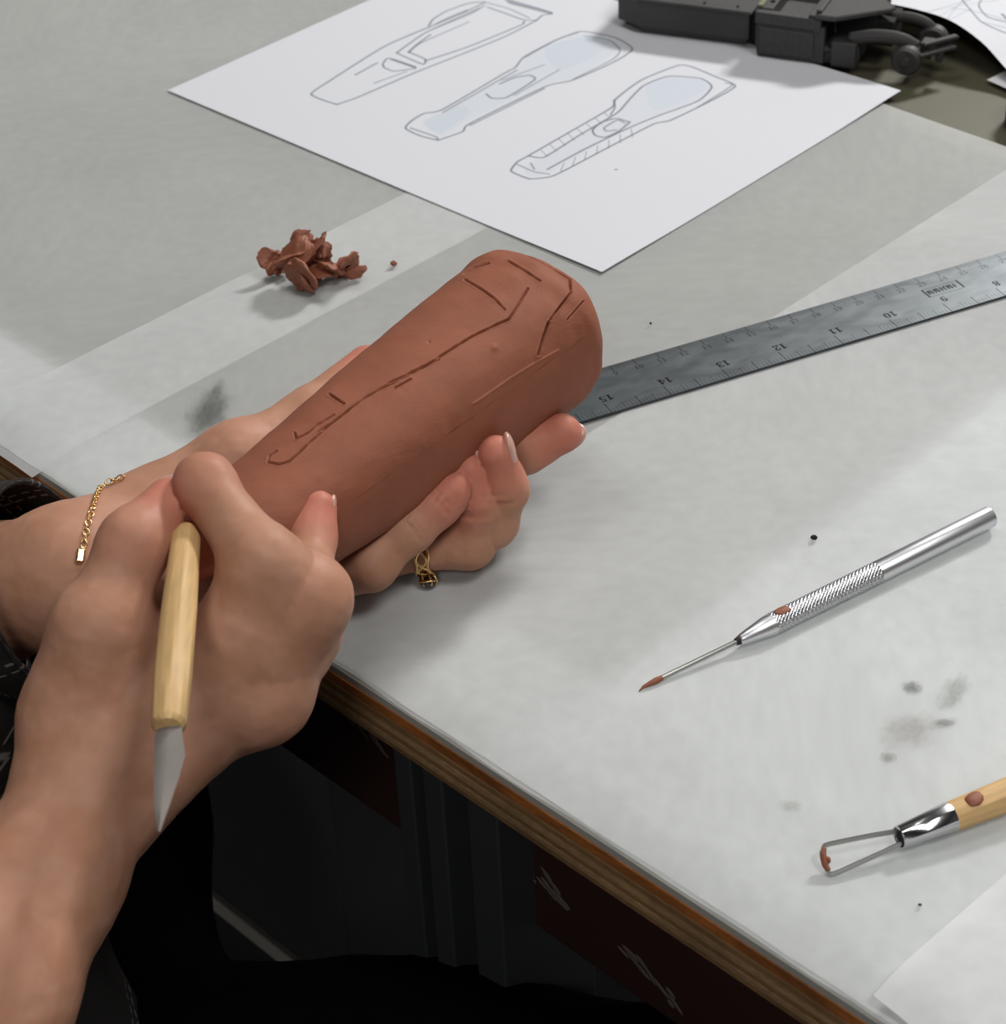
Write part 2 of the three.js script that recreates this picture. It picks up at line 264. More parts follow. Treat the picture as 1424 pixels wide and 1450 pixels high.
{
  const PY = 0.0006, c0 = G(852, 388, PY), cR = G(1275, 132, PY), cL = G(245, 125, PY);
  const ex = cR.clone().sub(c0).normalize(), ey = cL.clone().sub(c0); ey.addScaledVector(ex, -ey.dot(ex)).normalize();
  const W = cL.clone().sub(c0).dot(ey), H = cR.clone().sub(c0).dot(ex);
  const cw = 2048, ch = Math.round(cw * H / W);
  const k = sketcher(cw, ch, (px, py) => { const q = G(px, py, PY).sub(c0); return [q.dot(ey) / W * cw, q.dot(ex) / H * ch]; });
  const A = (l) => l.map(([x, y]) => [430 + x * 0.2598, y * 0.2598]), B = (l) => l.map(([x, y]) => [560 + x * 0.351, 30 + y * 0.351]);
  // first sketch: clipper with toothed blade
  k.line(A([[180, 572], [110, 550], [40, 515], [140, 445], [440, 255], [680, 150], [870, 70], [985, 15]]));
  k.line(A([[180, 572], [300, 530], [600, 400], [900, 282], [1100, 200], [1270, 112]]));
  k.line(A([[690, 165], [900, 80], [985, 30]]), { a: 0.4 });
  k.line(A([[660, 335], [900, 255], [1180, 140], [1200, 118]]));
  k.line(A([[505, 290], [580, 235], [680, 170], [960, 45]])); k.line(A([[570, 290], [640, 235], [900, 120]]), { a: 0.4 });
  k.line(A([[505, 290], [570, 320], [650, 352], [662, 325], [570, 285]]));
  k.line(A([[570, 285], [620, 240], [690, 190]]));
  k.line(A([[1000, 40], [1100, 75], [1200, 110], [1270, 112]])); k.line(A([[985, 12], [1120, 50], [1230, 100]]), { a: 0.45 });
  k.line(A([[1270, 112], [1300, 85], [1348, 70], [1080, -10]]));
  for (let i = 0; i < 15; i++) { const u = i / 14; k.line(A([[1100 + u * 235, 2 + u * 65], [1125 + u * 225, 22 + u * 58]]), { w: 8, a: 0.5, again: 0 }); }
  k.line(A([[680, 142], [705, 105], [780, 60], [900, 18], [985, 12]])); k.line(A([[720, 130], [800, 92], [890, 55]]), { a: 0.5 });
  k.line(A([[430, 350], [465, 320], [610, 370], [560, 382], [490, 390], [440, 372], [430, 350]]), { w: 7 }); k.line(A([[480, 325], [605, 368]]), { w: 13, a: 0.55 });
  k.line(A([[280, 412], [400, 345]]), { w: 7.5 }); k.line(A([[382, 456], [560, 392]]), { w: 5 });
  // second sketch
  const blue = 'rgba(176,188,204,0.26)', blue2 = 'rgba(168,182,200,0.22)';
  k.fill(B([[110, 400], [200, 360], [470, 215], [530, 150], [740, 55], [880, 80], [900, 120], [720, 230], [600, 260], [290, 400], [180, 460]]), blue);
  k.fill(B([[600, 110], [740, 70], [860, 85], [780, 160], [650, 200]]), blue2); k.fill(B([[110, 410], [260, 340], [300, 370], [180, 450]]), blue2);
  k.line(B([[170, 480], [100, 462], [40, 432], [65, 400], [115, 372], [190, 355], [440, 212], [482, 190], [520, 146], [640, 82], [740, 45], [800, 50], [890, 70], [955, 115], [880, 168], [712, 242], [600, 268], [300, 412], [270, 445], [170, 480]]), { w: 7.5 });
  k.line(B([[60, 430], [160, 465], [170, 478]]), { a: 0.5 });
  k.line(B([[190, 368], [450, 222], [490, 200]]), { a: 0.5 }); k.line(B([[300, 420], [600, 275]]), { a: 0.5 });
  k.line(B([[520, 150], [650, 78], [735, 48]]), { w: 9, a: 0.4 }); k.line(B([[760, 62], [860, 78], [905, 120], [870, 160], [715, 238]]), { w: 5 });
  k.line(B([[365, 295], [390, 312], [450, 308], [560, 240], [540, 222], [480, 230], [420, 255]])); k.line(B([[430, 240], [600, 180]]), { a: 0.35 }); k.line(B([[480, 300], [660, 200]]), { a: 0.35 });
  // third sketch
  k.fill(B([[520, 590], [600, 550], [890, 370], [1000, 265], [1100, 225], [1230, 232], [1272, 266], [1220, 318], [1060, 378], [940, 428], [640, 600], [540, 630]]), 'rgba(180,190,206,0.26)');
  k.fill(B([[1010, 270], [1110, 230], [1225, 240], [1262, 268], [1150, 330], [1040, 360]]), blue);
  k.line(B([[540, 640], [500, 625], [465, 605], [490, 570], [535, 545], [700, 450], [870, 350], [888, 315], [990, 240], [1140, 180], [1200, 188], [1290, 225], [1370, 262], [1290, 312], [1110, 400], [1040, 416], [860, 510], [640, 625], [540, 640]]), { w: 7.5 });
  k.line(B([[535, 545], [600, 550], [740, 462], [892, 372], [940, 320], [1000, 262], [1100, 224], [1230, 232], [1275, 266], [1220, 322], [1060, 382], [940, 432], [760, 520], [612, 600]]));
  k.line(B([[490, 580], [560, 610], [620, 620]]), { a: 0.4 }); k.line(B([[880, 320], [884, 350], [866, 380]]), { a: 0.5 }); k.line(B([[545, 575], [560, 600]]), { a: 0.4 });
  k.line(B([[1330, 250], [1355, 262], [1215, 350]]), { a: 0.45 });
  k.line(B([[945, 408], [890, 394], [830, 410], [795, 440], [805, 462], [845, 470], [900, 445], [945, 408]])); k.line(B([[925, 412], [895, 400], [842, 430], [850, 445], [890, 440]]), { a: 0.5 });
  for (let i = 0; i < 8; i++) { const u = i / 7; k.line(B([[585 + u * 255, 520 - u * 150], [612 + u * 258, 548 - u * 152]]), { w: 3.5, a: 0.5, again: 0 }); }
  for (let i = 0; i < 7; i++) { const u = i / 6; k.line(B([[680 + u * 270, 575 - u * 140], [665 + u * 290, 608 - u * 138]]), { w: 3.5, a: 0.5, again: 0 }); }
  k.x.fillStyle = 'rgba(80,70,70,0.7)'; { const d = G(872, 241, PY).sub(c0); k.x.beginPath(); k.x.arc(d.dot(ey) / W * cw, d.dot(ex) / H * ch, 5, 0, 7); k.x.fill(); }
  const g = new THREE.BufferGeometry(), pos = [], uv = [], idx = [], nx = 28, ny = 22;
  const lift = (u, v) => 0.0002 + 0.0008 * Math.exp(-((u) ** 2 + (v) ** 2) * 30) + 0.0012 * Math.exp(-(u ** 2 + (1 - v) ** 2) * 40) + 0.0003 * Math.sin(u * 9) * Math.sin(v * 7) * Math.sin(Math.PI * u);
  for (const side of [0, 1]) { const off = pos.length / 3; for (let j = 0; j <= ny; j++) for (let i = 0; i <= nx; i++) { const u = i / nx, v = j / ny, p = c0.clone().addScaledVector(ey, u * W).addScaledVector(ex, v * H); pos.push(p.x, TOP + PY + lift(u, v) - side * 0.00015, p.z); uv.push(u, 1 - v); } for (let j = 0; j < ny; j++) for (let i = 0; i < nx; i++) { const a = off + j * (nx + 1) + i, b = a + nx + 1; side ? idx.push(a, a + 1, b, b, a + 1, b + 1) : idx.push(a, b, a + 1, b, b + 1, a + 1); } }
  g.setAttribute('position', new THREE.Float32BufferAttribute(pos, 3)); g.setAttribute('uv', new THREE.Float32BufferAttribute(uv, 2)); g.setIndex(idx); g.computeVertexNormals();
  if (g.attributes.normal.getY(5) < 0) { const q = g.index.array; for (let i = 0; i < q.length; i += 3) [q[i], q[i + 1]] = [q[i + 1], q[i]]; g.computeVertexNormals(); }
  solo('drawing_paper', g, std({ map: inkPaper(k.c), roughness: 0.8 }), 'white paper with three pencil sketches of handheld clippers', 'paper');
}
// second sketch sheet curling up at the far end, and a paper corner
{
  const near = curve([[1130, -40, 0.017], [1185, -14, 0.018], [1240, 1, 0.018], [1300, 14, 0.018], [1345, 29, 0.017], [1390, 60, 0.012], [1424, 97, 0.005], [1450, 122, 0.002], [1500, 160, 0.0016]].map(([x, y, h]) => G(x, y, h)), 48);
  const dir = V(0.62, 0, -0.78), pos = [], uv = [], idx = [], n = near.length, m = 18;
  for (let j = 0; j <= m; j++) for (let i = 0; i < n; i++) { const p = near[i].clone().addScaledVector(dir, 0.26 * j / m); p.y = TOP + 0.0016 + (near[i].y - TOP - 0.0016) * Math.pow(1 - j / m, 1.6); pos.push(p.x, p.y, p.z); uv.push(i / (n - 1), j / m); }
  for (let j = 0; j < m; j++) for (let i = 0; i < n - 1; i++) { const a = j * n + i, b = a + n; idx.push(a, a + 1, b, b, a + 1, b + 1); }
  const k = sketcher(1024, 1024, (u, v) => [u * 1024, v * 1024]);
  // pencil lines given by where they fall on this sheet (u along its front, v away from it)
  const L = (pts, o = {}) => k.line(pts, { w: 5, ...o });
  L([[0.44, 0.26], [0.5, 0.12], [0.56, 0.09], [0.62, 0.12], [0.66, 0.16]]); L([[0.36, 0.16], [0.46, 0.1], [0.56, 0.06], [0.64, 0.08], [0.7, 0.12]]); L([[0.58, 0.13], [0.66, 0.12], [0.7, 0.2]], { w: 8 }); L([[0.6, 0.17], [0.68, 0.16], [0.76, 0.13]]); L([[0.68, 0.1], [0.74, 0.09], [0.8, 0.13]], { w: 7 });
  const t = inkPaper(k.c); t.flipY = false;
  const g = new THREE.BufferGeometry(); g.setAttribute('position', new THREE.Float32BufferAttribute(pos, 3)); g.setAttribute('uv', new THREE.Float32BufferAttribute(uv, 2)); g.setIndex(idx); g.computeVertexNormals();
  solo('curled_drawing', g, std({ map: t, roughness: 0.8, side: THREE.DoubleSide }), 'white sketch sheet curling up off the bench behind dark model', 'paper');
  const a = G(1397, 113, -0.002), e = G(1424, 99.5, -0.002).sub(a).setY(0).normalize(), e2 = G(1424, 125, -0.002).sub(a).setY(0).normalize();
  solo('paper_note', quad(a, a.clone().addScaledVector(e2, 0.09), a.clone().addScaledVector(e2, 0.09).addScaledVector(e, 0.09), a.clone().addScaledVector(e, 0.09), 4, 4), std({ color: 0xeeeef0, roughness: 0.8, side: THREE.DoubleSide }), 'small white paper corner lying beside the dark blue roll', 'paper');
  // dark blue tape roll at the right
  const c = G(1484, 166, 0.0).setY(TOP + GAP + 0.0004), pr = [[0.0115, 0], [0.019, 0], [0.0195, 0.0006], [0.0195, 0.0134], [0.019, 0.014], [0.0115, 0.014], [0.0115, 0]].map(([x, y]) => new THREE.Vector2(x, y));
  const roll = thing('tape_roll', 'dark blue roll of tape standing on bare bench top', 'tape', c);
  part('tape', toCreasedNormals(new THREE.LatheGeometry(pr, 48), 0.6).translate(c.x, c.y, c.z), std({ color: 0x1c2138, roughness: 0.4 }), roll);
  part('core', toCreasedNormals(new THREE.LatheGeometry([[0.0100, 0.0003], [0.0114, 0.0003], [0.0114, 0.0143], [0.0100, 0.0143], [0.0100, 0.0003]].map(([x, y]) => new THREE.Vector2(x, y)), 40), 0.6).translate(c.x, c.y, c.z), std({ color: 0x8a7350, roughness: 0.9 }), roll, 'brown cardboard core');
}

// ---------------------------------------------------------------- steel ruler
{
  const y0 = 0.0019, thick = 0.0010;
  const fA = G(834, 525, y0), fB = G(1424, 357, y0), nA = G(810, 602, y0), nB = G(1424, 417, y0);
  const d = fB.clone().sub(fA).normalize().add(nB.clone().sub(nA).normalize()).normalize(), n = V(-d.z, 0, d.x);
  const mid = fA.clone().add(fB).multiplyScalar(0.5), w = (nA.clone().sub(mid).dot(n) + nB.clone().sub(mid).dot(n)) / 2;
  const off = fA.clone().sub(mid).dot(d), start = mid.clone().addScaledVector(d, off - 0.08184), L = 0.4572;
  const cw = 2048, ch = 136, K = cw / L;
  const c = document.createElement('canvas'); c.width = cw; c.height = ch; const x = c.getContext('2d'), X = (m) => m * K, vs = ch / w;
  x.fillStyle = '#8b9093'; x.fillRect(0, 0, cw, ch);
  const r = seeded(3); for (let i = 0; i < 500; i++) { x.fillStyle = `rgba(${r() < 0.5 ? '60,62,66' : '220,224,226'},${0.02 + 0.04 * r()})`; x.fillRect(r() * cw, r() * ch, 10 + r() * 120, 1); }
  x.fillStyle = '#15171a';
  for (let i = 0; i <= 457; i++) { const l = i % 10 ? i % 5 ? 0.0026 : 0.0036 : 0.0044; x.globalAlpha = i % 10 ? 0.28 : 0.5; x.fillRect(X(i / 1000), 0, i % 10 ? 1 : 1.6, l * vs); }
  for (let i = 0; i <= 18 * 16; i++) { const l = i % 16 ? i % 8 ? i % 4 ? 0.0032 : 0.0042 : 0.0056 : 0.0066; x.globalAlpha = i % 4 ? 0.32 : 0.5; x.fillRect(X(L - i * 0.0254 / 16), ch - l * vs, i % 8 ? 1.3 : 2, l * vs); }
  x.textAlign = 'center'; x.textBaseline = 'middle';
  for (let i = 1; i <= 45; i++) { x.globalAlpha = 0.72; x.font = '16px serif'; x.fillText(String(i), X(i / 100), 0.0062 * vs); }
  for (let i = 1; i <= 17; i++) { x.globalAlpha = 0.92; x.save(); x.translate(X(L - i * 0.0254) + 12, ch - 0.0098 * vs); x.rotate(Math.PI); x.font = 'bold 23px serif'; x.fillText(String(i), 0, 0); x.restore(); }
  // maker's mark: a small bracketed box of worn dark marks
  x.globalAlpha = 0.85; { const bx = X(0.2352), by = 0.0128 * vs, bw = X(0.0165), bh = 0.0062 * vs; x.fillRect(bx - bw / 2, by - bh / 2, 3, bh); x.fillRect(bx + bw / 2, by - bh / 2, 3, bh); x.globalAlpha = 0.5; x.fillRect(bx - bw / 2, by - bh / 2, bw, 1.2); x.fillRect(bx - bw / 2, by + bh / 2, bw, 1.2); x.globalAlpha = 0.8; const rr = seeded(12); for (let i = 0; i < 9; i++) { const gx = bx - bw * 0.42 + i * bw * 0.094; x.fillRect(gx, by - bh * 0.26, 2.4, bh * 0.52); x.fillRect(gx, by - bh * (0.26 - 0.4 * rr()), 5, 2.4); if (rr() < 0.6) x.fillRect(gx + 3.5, by - bh * 0.26, 2, bh * 0.4); } }
  const tex = inkPaper(c);
  const o = start.clone().setY(TOP + y0 - thick);
  const ruler = thing('steel_ruler', 'long steel ruler with inch and centimetre scales beside clay', 'ruler', o.clone().addScaledVector(d, L / 2).addScaledVector(n, w / 2));
  const nx = 60, pos = [], uv = [], idx = [];
  for (let i = 0; i <= nx; i++) for (const v of [0, 1]) { const p = o.clone().addScaledVector(d, L * i / nx).addScaledVector(n, w * v); pos.push(p.x, o.y + thick + 0.00004, p.z); uv.push(i / nx, 1 - v); }
  for (let i = 0; i < nx; i++) { const a = i * 2; idx.push(a, a + 1, a + 2, a + 2, a + 1, a + 3); }
  const g = new THREE.BufferGeometry(); g.setAttribute('position', new THREE.Float32BufferAttribute(pos, 3)); g.setAttribute('uv', new THREE.Float32BufferAttribute(uv, 2)); g.setIndex(idx); g.computeVertexNormals();
  if (g.attributes.normal.getY(0) < 0) { const q = g.index.array; for (let i = 0; i < q.length; i += 3) [q[i], q[i + 1]] = [q[i + 1], q[i]]; g.computeVertexNormals(); }
  const smudge = dataTex(128, (u, v) => 0.85 + 0.1 * tileNoise(u, v, 6, 4, 6), { srgb: false, repeat: [6, 1] });
  const body = basisBox(o, d, UY, n, [0, 0, 0], [L, thick, w]);
  part('blade', body, std({ color: 0x50545a, metalness: 0.9, roughness: 0.45 }), ruler);
  part('scale_face', g, std({ map: tex, metalness: 1.0, roughness: 0.4, roughnessMap: smudge }), ruler, 'brushed steel face with black scale numbers');
}

// ---------------------------------------------------------------- turned parts along an axis
function turned(A, B, prof, seg = 48, disp = null) { // prof: [distance, radius]
  const t = B.clone().sub(A).normalize(), [u, w] = frameAlong(t), pos = [], uv = [], idx = [], n = prof.length;
  for (const [s, r] of prof) for (let j = 0; j <= seg; j++) { const a = j / seg * 2 * Math.PI, q = r + (disp ? disp(s, a, r) : 0), p = A.clone().addScaledVector(t, s).addScaledVector(u, Math.cos(a) * q).addScaledVector(w, Math.sin(a) * q); pos.push(p.x, p.y, p.z); uv.push(j / seg * 0.03, s); }
  for (let i = 0; i < n - 1; i++) for (let j = 0; j < seg; j++) { const a = i * (seg + 1) + j, b = a + seg + 1; idx.push(a, a + 1, b, b, a + 1, b + 1); }
  const g = new THREE.BufferGeometry(); g.setAttribute('position', new THREE.Float32BufferAttribute(pos, 3)); g.setAttribute('uv', new THREE.Float32BufferAttribute(uv, 2)); g.setIndex(idx);
  g.computeVertexNormals(); return disp ? g : toCreasedNormals(g, 0.7);
}
function lump(c, rx, ry, rz, seed, rough = 0.35, dirX = V(1, 0, 0), detail = 3) {
  const g = mergeVertices(new THREE.IcosahedronGeometry(1, detail).deleteAttribute('uv').deleteAttribute('normal')), p = g.attributes.position;
  for (let i = 0; i < p.count; i++) { const q = V(p.getX(i), p.getY(i), p.getZ(i)), k = 1 + rough * fbm(q.x * 1.7 + seed, q.y * 1.7, q.z * 1.7 - seed, 3); p.setXYZ(i, q.x * k * rx, q.y * k * ry, q.z * k * rz); }
  const x = dirX.clone().setY(0).normalize(); g.applyMatrix4(new THREE.Matrix4().makeBasis(x, UY, x.clone().cross(UY)).setPosition(c)); g.computeVertexNormals(); return g;
}
const clayBump = dataTex(256, (u, v) => 0.5 + 0.25 * tileNoise(u, v, 12, 4, 2) + 0.15 * tileNoise(u, v, 70, 2, 3), { srgb: false });
const CLAY = [0.26, 0.085, 0.044];
const clayM = std({ color: new THREE.Color().setRGB(...CLAY), roughness: 0.62 });
const woodTex = dataTex(256, (u, v) => { const k = 0.96 + 0.05 * tileNoise(u * 1, v, 22, 3, 2) + 0.02 * Math.sin(2 * Math.PI * (u * 14 + 0.8 * tileNoise(u, v, 3, 2, 5))); return [0.85 * k, 0.695 * k, 0.475 * k]; }, { repeat: [30, 6] });
const woodM = std({ map: woodTex, roughness: 0.55 });
const aluM = std({ color: 0xdcdce0, metalness: 1, roughness: 0.36 });
const chromeM = std({ color: 0xc8c8ca, metalness: 1, roughness: 0.16 });
const steelM = std({ color: 0xb8b8b4, metalness: 1, roughness: 0.32 });

// needle tool
{
  const R = 0.0038, A = G(1046, 907, 0.0040), B = G(1402, 731, R + TY), len = A.distanceTo(B), t = B.clone().sub(A).normalize();
  const tool = thing('needle_tool', 'shiny aluminium needle tool with knurled grip on the paper', 'tool', G(1200, 830, TY));
  const kn0 = 0.0135, kn1 = 0.0585, kp = []; for (let s = kn0; s <= kn1; s += 0.00022) kp.push([s, R]);
  part('handle', turned(A, B, [[kn1, R - 0.0001], [kn1 + 0.0003, R], [len - 0.0006, R], [len, R - 0.0006], [len, R * 0.72], [len - 0.0006, R * 0.66], [len - 0.0006, 0.0001]]), aluM, tool);
  part('knurled_grip', turned(A, B, kp, 120, (s, a) => { const m = 15, k = m / R, f = (x) => Math.abs(((x / (2 * Math.PI)) % 1 + 1) % 1 - 0.5) * 2; return -0.00032 * Math.max(f(a * m + (s - kn0) * k * 1.0) ** 3, f(a * m - (s - kn0) * k * 1.0) ** 3); }), std({ color: 0xc9c9cd, metalness: 1, roughness: 0.3 }), tool, 'diamond-knurled grip');
  const collar = part('collar', turned(A, B, [[0, 0.0002], [0, 0.0014], [0.0004, 0.0018], [0.011, R - 0.0003], [kn0, R]]), aluM, tool);
  part('collar_mouth', turned(A, B, [[-0.0012, 0.0002], [-0.0012, 0.0012], [0.0004, 0.0015]]), std({ color: 0x1a1a1a, roughness: 0.7 }), collar, 'dark hole around the needle');
  const tip = G(906, 975, 0.0014), nt = tip.clone().sub(A), nl = nt.length();
  part('needle', turned(A, tip, [[0, 0.00085], [nl * 0.8, 0.00085], [nl * 0.9, 0.0006], [nl, 0.0001]], 20), steelM, tool);
  const at = (k) => A.clone().addScaledVector(nt, k);
  part('clay_residue', sweep([at(0.78), at(0.84), at(0.9), at(0.97), at(1.0).add(V(-0.0004, -0.0006, 0.0006))], [0.0009, 0.0011, 0.0009, 0.0005, 0.0002], 10), clayM, tool, 'brown clay stuck to the needle');
  part('clay_residue', lump(A.clone().addScaledVector(t, 0.0185).add(V(-0.0004, R * 0.93, 0)), 0.0030, 0.0007, 0.0016, 4, 0.3, t), clayM, tool, 'brown clay stuck to the grip');
}
// loop tool
{
  const fA = G(1272, 1186, 0.0052), fB = G(1346, 1157, 0.0056), t = fB.clone().sub(fA).normalize(), fl = fA.distanceTo(fB);
  const tool = thing('loop_tool', 'wooden handled loop tool with wire end lying on the paper', 'tool', G(1330, 1165, TY));
  const end = fB.clone().addScaledVector(t, 0.12);
  part('wooden_handle', turned(fB, end, [[-0.001, 0.0043], [0, 0.0045], [0.02, 0.0050], [0.05, 0.0054], [0.09, 0.0048], [0.117, 0.004], [0.12, 0.0025], [0.12, 0.0001]]), woodM, tool);
  const ferrule = part('ferrule', turned(fA, fB, [[0.0015, 0.0001], [0.0015, 0.0026], [0, 0.0030], [0.0003, 0.0034], [fl * 0.45, 0.0039], [fl - 0.0004, 0.0046], [fl, 0.0045]]), chromeM, tool);
  part('ferrule_mouth', turned(fA, fB, [[0.0008, 0.0001], [0.0008, 0.0029]]), std({ color: 0x0d0b0a, roughness: 0.8 }), ferrule, 'dark ferrule mouth');
  const pts = curve([[1276, 1176, 0.0062], [1230, 1184, 0.0066], [1190, 1192, 0.0068], [1172, 1196, 0.0066], [1165, 1199, 0.0062], [1163, 1205, 0.0058], [1166, 1220, 0.0036], [1171, 1234, 0.0022], [1176, 1238, 0.0020], [1184, 1236, 0.0021], [1200, 1229, 0.0026], [1240, 1211, 0.0036], [1276, 1194, 0.0044]].map(([x, y, h]) => G(x, y, h)), 70);
  part('wire_loop', sweep(pts, [0.0010, 0.00032].length ? pts.map(() => [0.0011, 0.00032]) : 0, 10), steelM, tool, 'flat steel wire loop');
  const w = curve([[1167, 1200, 0.0064], [1165, 1207, 0.0056], [1168, 1224, 0.0036], [1173, 1233, 0.0026]].map(([x, y, h]) => G(x, y, h)), 12);
  part('clay_residue', sweep(w, w.map((_, i) => 0.0007 + 0.0003 * Math.sin(i / 12 * Math.PI)), 10), clayM, tool, 'brown clay smeared on the loop');
  part('clay_residue', lump(G(1172, 1218, 0.0042), 0.0007, 0.0012, 0.0008, 9), clayM, tool);
  const sp = G(1379, 1131, 0.0056 + 0.0046), spot = lump(sp, 0.0032, 0.0011, 0.0024, 15, 0.15, V(0.8, 0, -0.6));
  part('clay_spot', spot, clayM, tool, 'brown clay spot on the handle');
}
// smudges of graphite and clay dust on the sheets
function smudge(px, py, w, h, rot, seed, rgb, strength, label) {
  const n = 96, d = new Uint8Array(n * n * 4), al = new Uint8Array(n * n * 4);
  for (let y = 0; y < n; y++) for (let x = 0; x < n; x++) { const u = x / (n - 1) * 2 - 1, v = y / (n - 1) * 2 - 1, k = 4 * (y * n + x); const r = Math.hypot(u, v) + 0.22 * fbm(u * 2.2 + seed, v * 2.2, seed, 3); const a = (1 - sstep(0.15, 0.9, r)) * (0.85 + 0.22 * fbm(u * 6, v * 6 + seed, 1, 2)) * (Math.max(Math.abs(u), Math.abs(v)) > 0.97 ? 0 : 1); for (let i = 0; i < 3; i++) { d[k + i] = rgb[i]; al[k + i] = clamp(a * strength, 0, 1) * 255; } d[k + 3] = al[k + 3] = 255; }
  const at = new THREE.DataTexture(al, n, n); at.magFilter = THREE.LinearFilter; at.needsUpdate = true;
  const c = G(px, py, 0.00125), g = new THREE.PlaneGeometry(w, h).rotateX(-Math.PI / 2).rotateY(rot).translate(c.x, c.y, c.z);
  solo('smudge', g, std({ color: new THREE.Color(rgb[0] / 255, rgb[1] / 255, rgb[2] / 255).convertSRGBToLinear(), alphaMap: at, transparent: true, roughness: 0.9 }), label, 'smudge', 'smudges on the sheets');
}
smudge(296, 580, 0.022, 0.050, -0.05, 1.2, [88, 90, 86], 0.7, 'dark graphite thumb smear behind the holding hand');
smudge(1291, 972, 0.009, 0.009, 0.4, 2.1, [95, 95, 88], 0.6, 'grey round smudge between needle tool and loop tool');
smudge(1338, 1022, 0.011, 0.006, 0.2, 3.7, [95, 95, 88], 0.7, 'short dark streak above the loop tool ferrule');
smudge(1290, 1035, 0.030, 0.022, 0.6, 4.4, [150, 135, 125], 0.35, 'faint brownish dust patch above the loop tool');
smudge(1350, 980, 0.012, 0.026, -0.5, 5.9, [140, 142, 135], 0.4, 'faint grey streak beyond the round smudge');
smudge(1257, 1072, 0.007, 0.007, 0, 6.6, [110, 110, 100], 0.5, 'small grey dot above the wire loop');
smudge(1120, 1140, 0.010, 0.007, 0, 7.6, [150, 150, 140], 0.3, 'very faint grey dot left of the wire loop');
// crumbs
const crumb = (px, py, r, seed, m, label) => solo('clay_crumb', lump(G(px, py, TY + r * 0.7), r, r * 0.8, r * 0.8, seed, 0.6, V(1, 0, 0.3), 2), m, label, 'crumb', 'loose crumbs on the bench');
crumb(557, 373, 0.0014, 3, clayM, 'small brown clay crumb right of the shavings');
crumb(1152, 761, 0.0011, 5, std({ color: 0x1d1c18, roughness: 0.8 }), 'tiny black crumb above the needle tool');
crumb(921, 458, 0.0005, 6, std({ color: 0x2a2826, roughness: 0.8 }), 'tiny dark speck near the ruler');
crumb(1302, 1281, 0.0005, 7, std({ color: 0x4a4a44, roughness: 0.8 }), 'tiny grey speck below the loop tool');

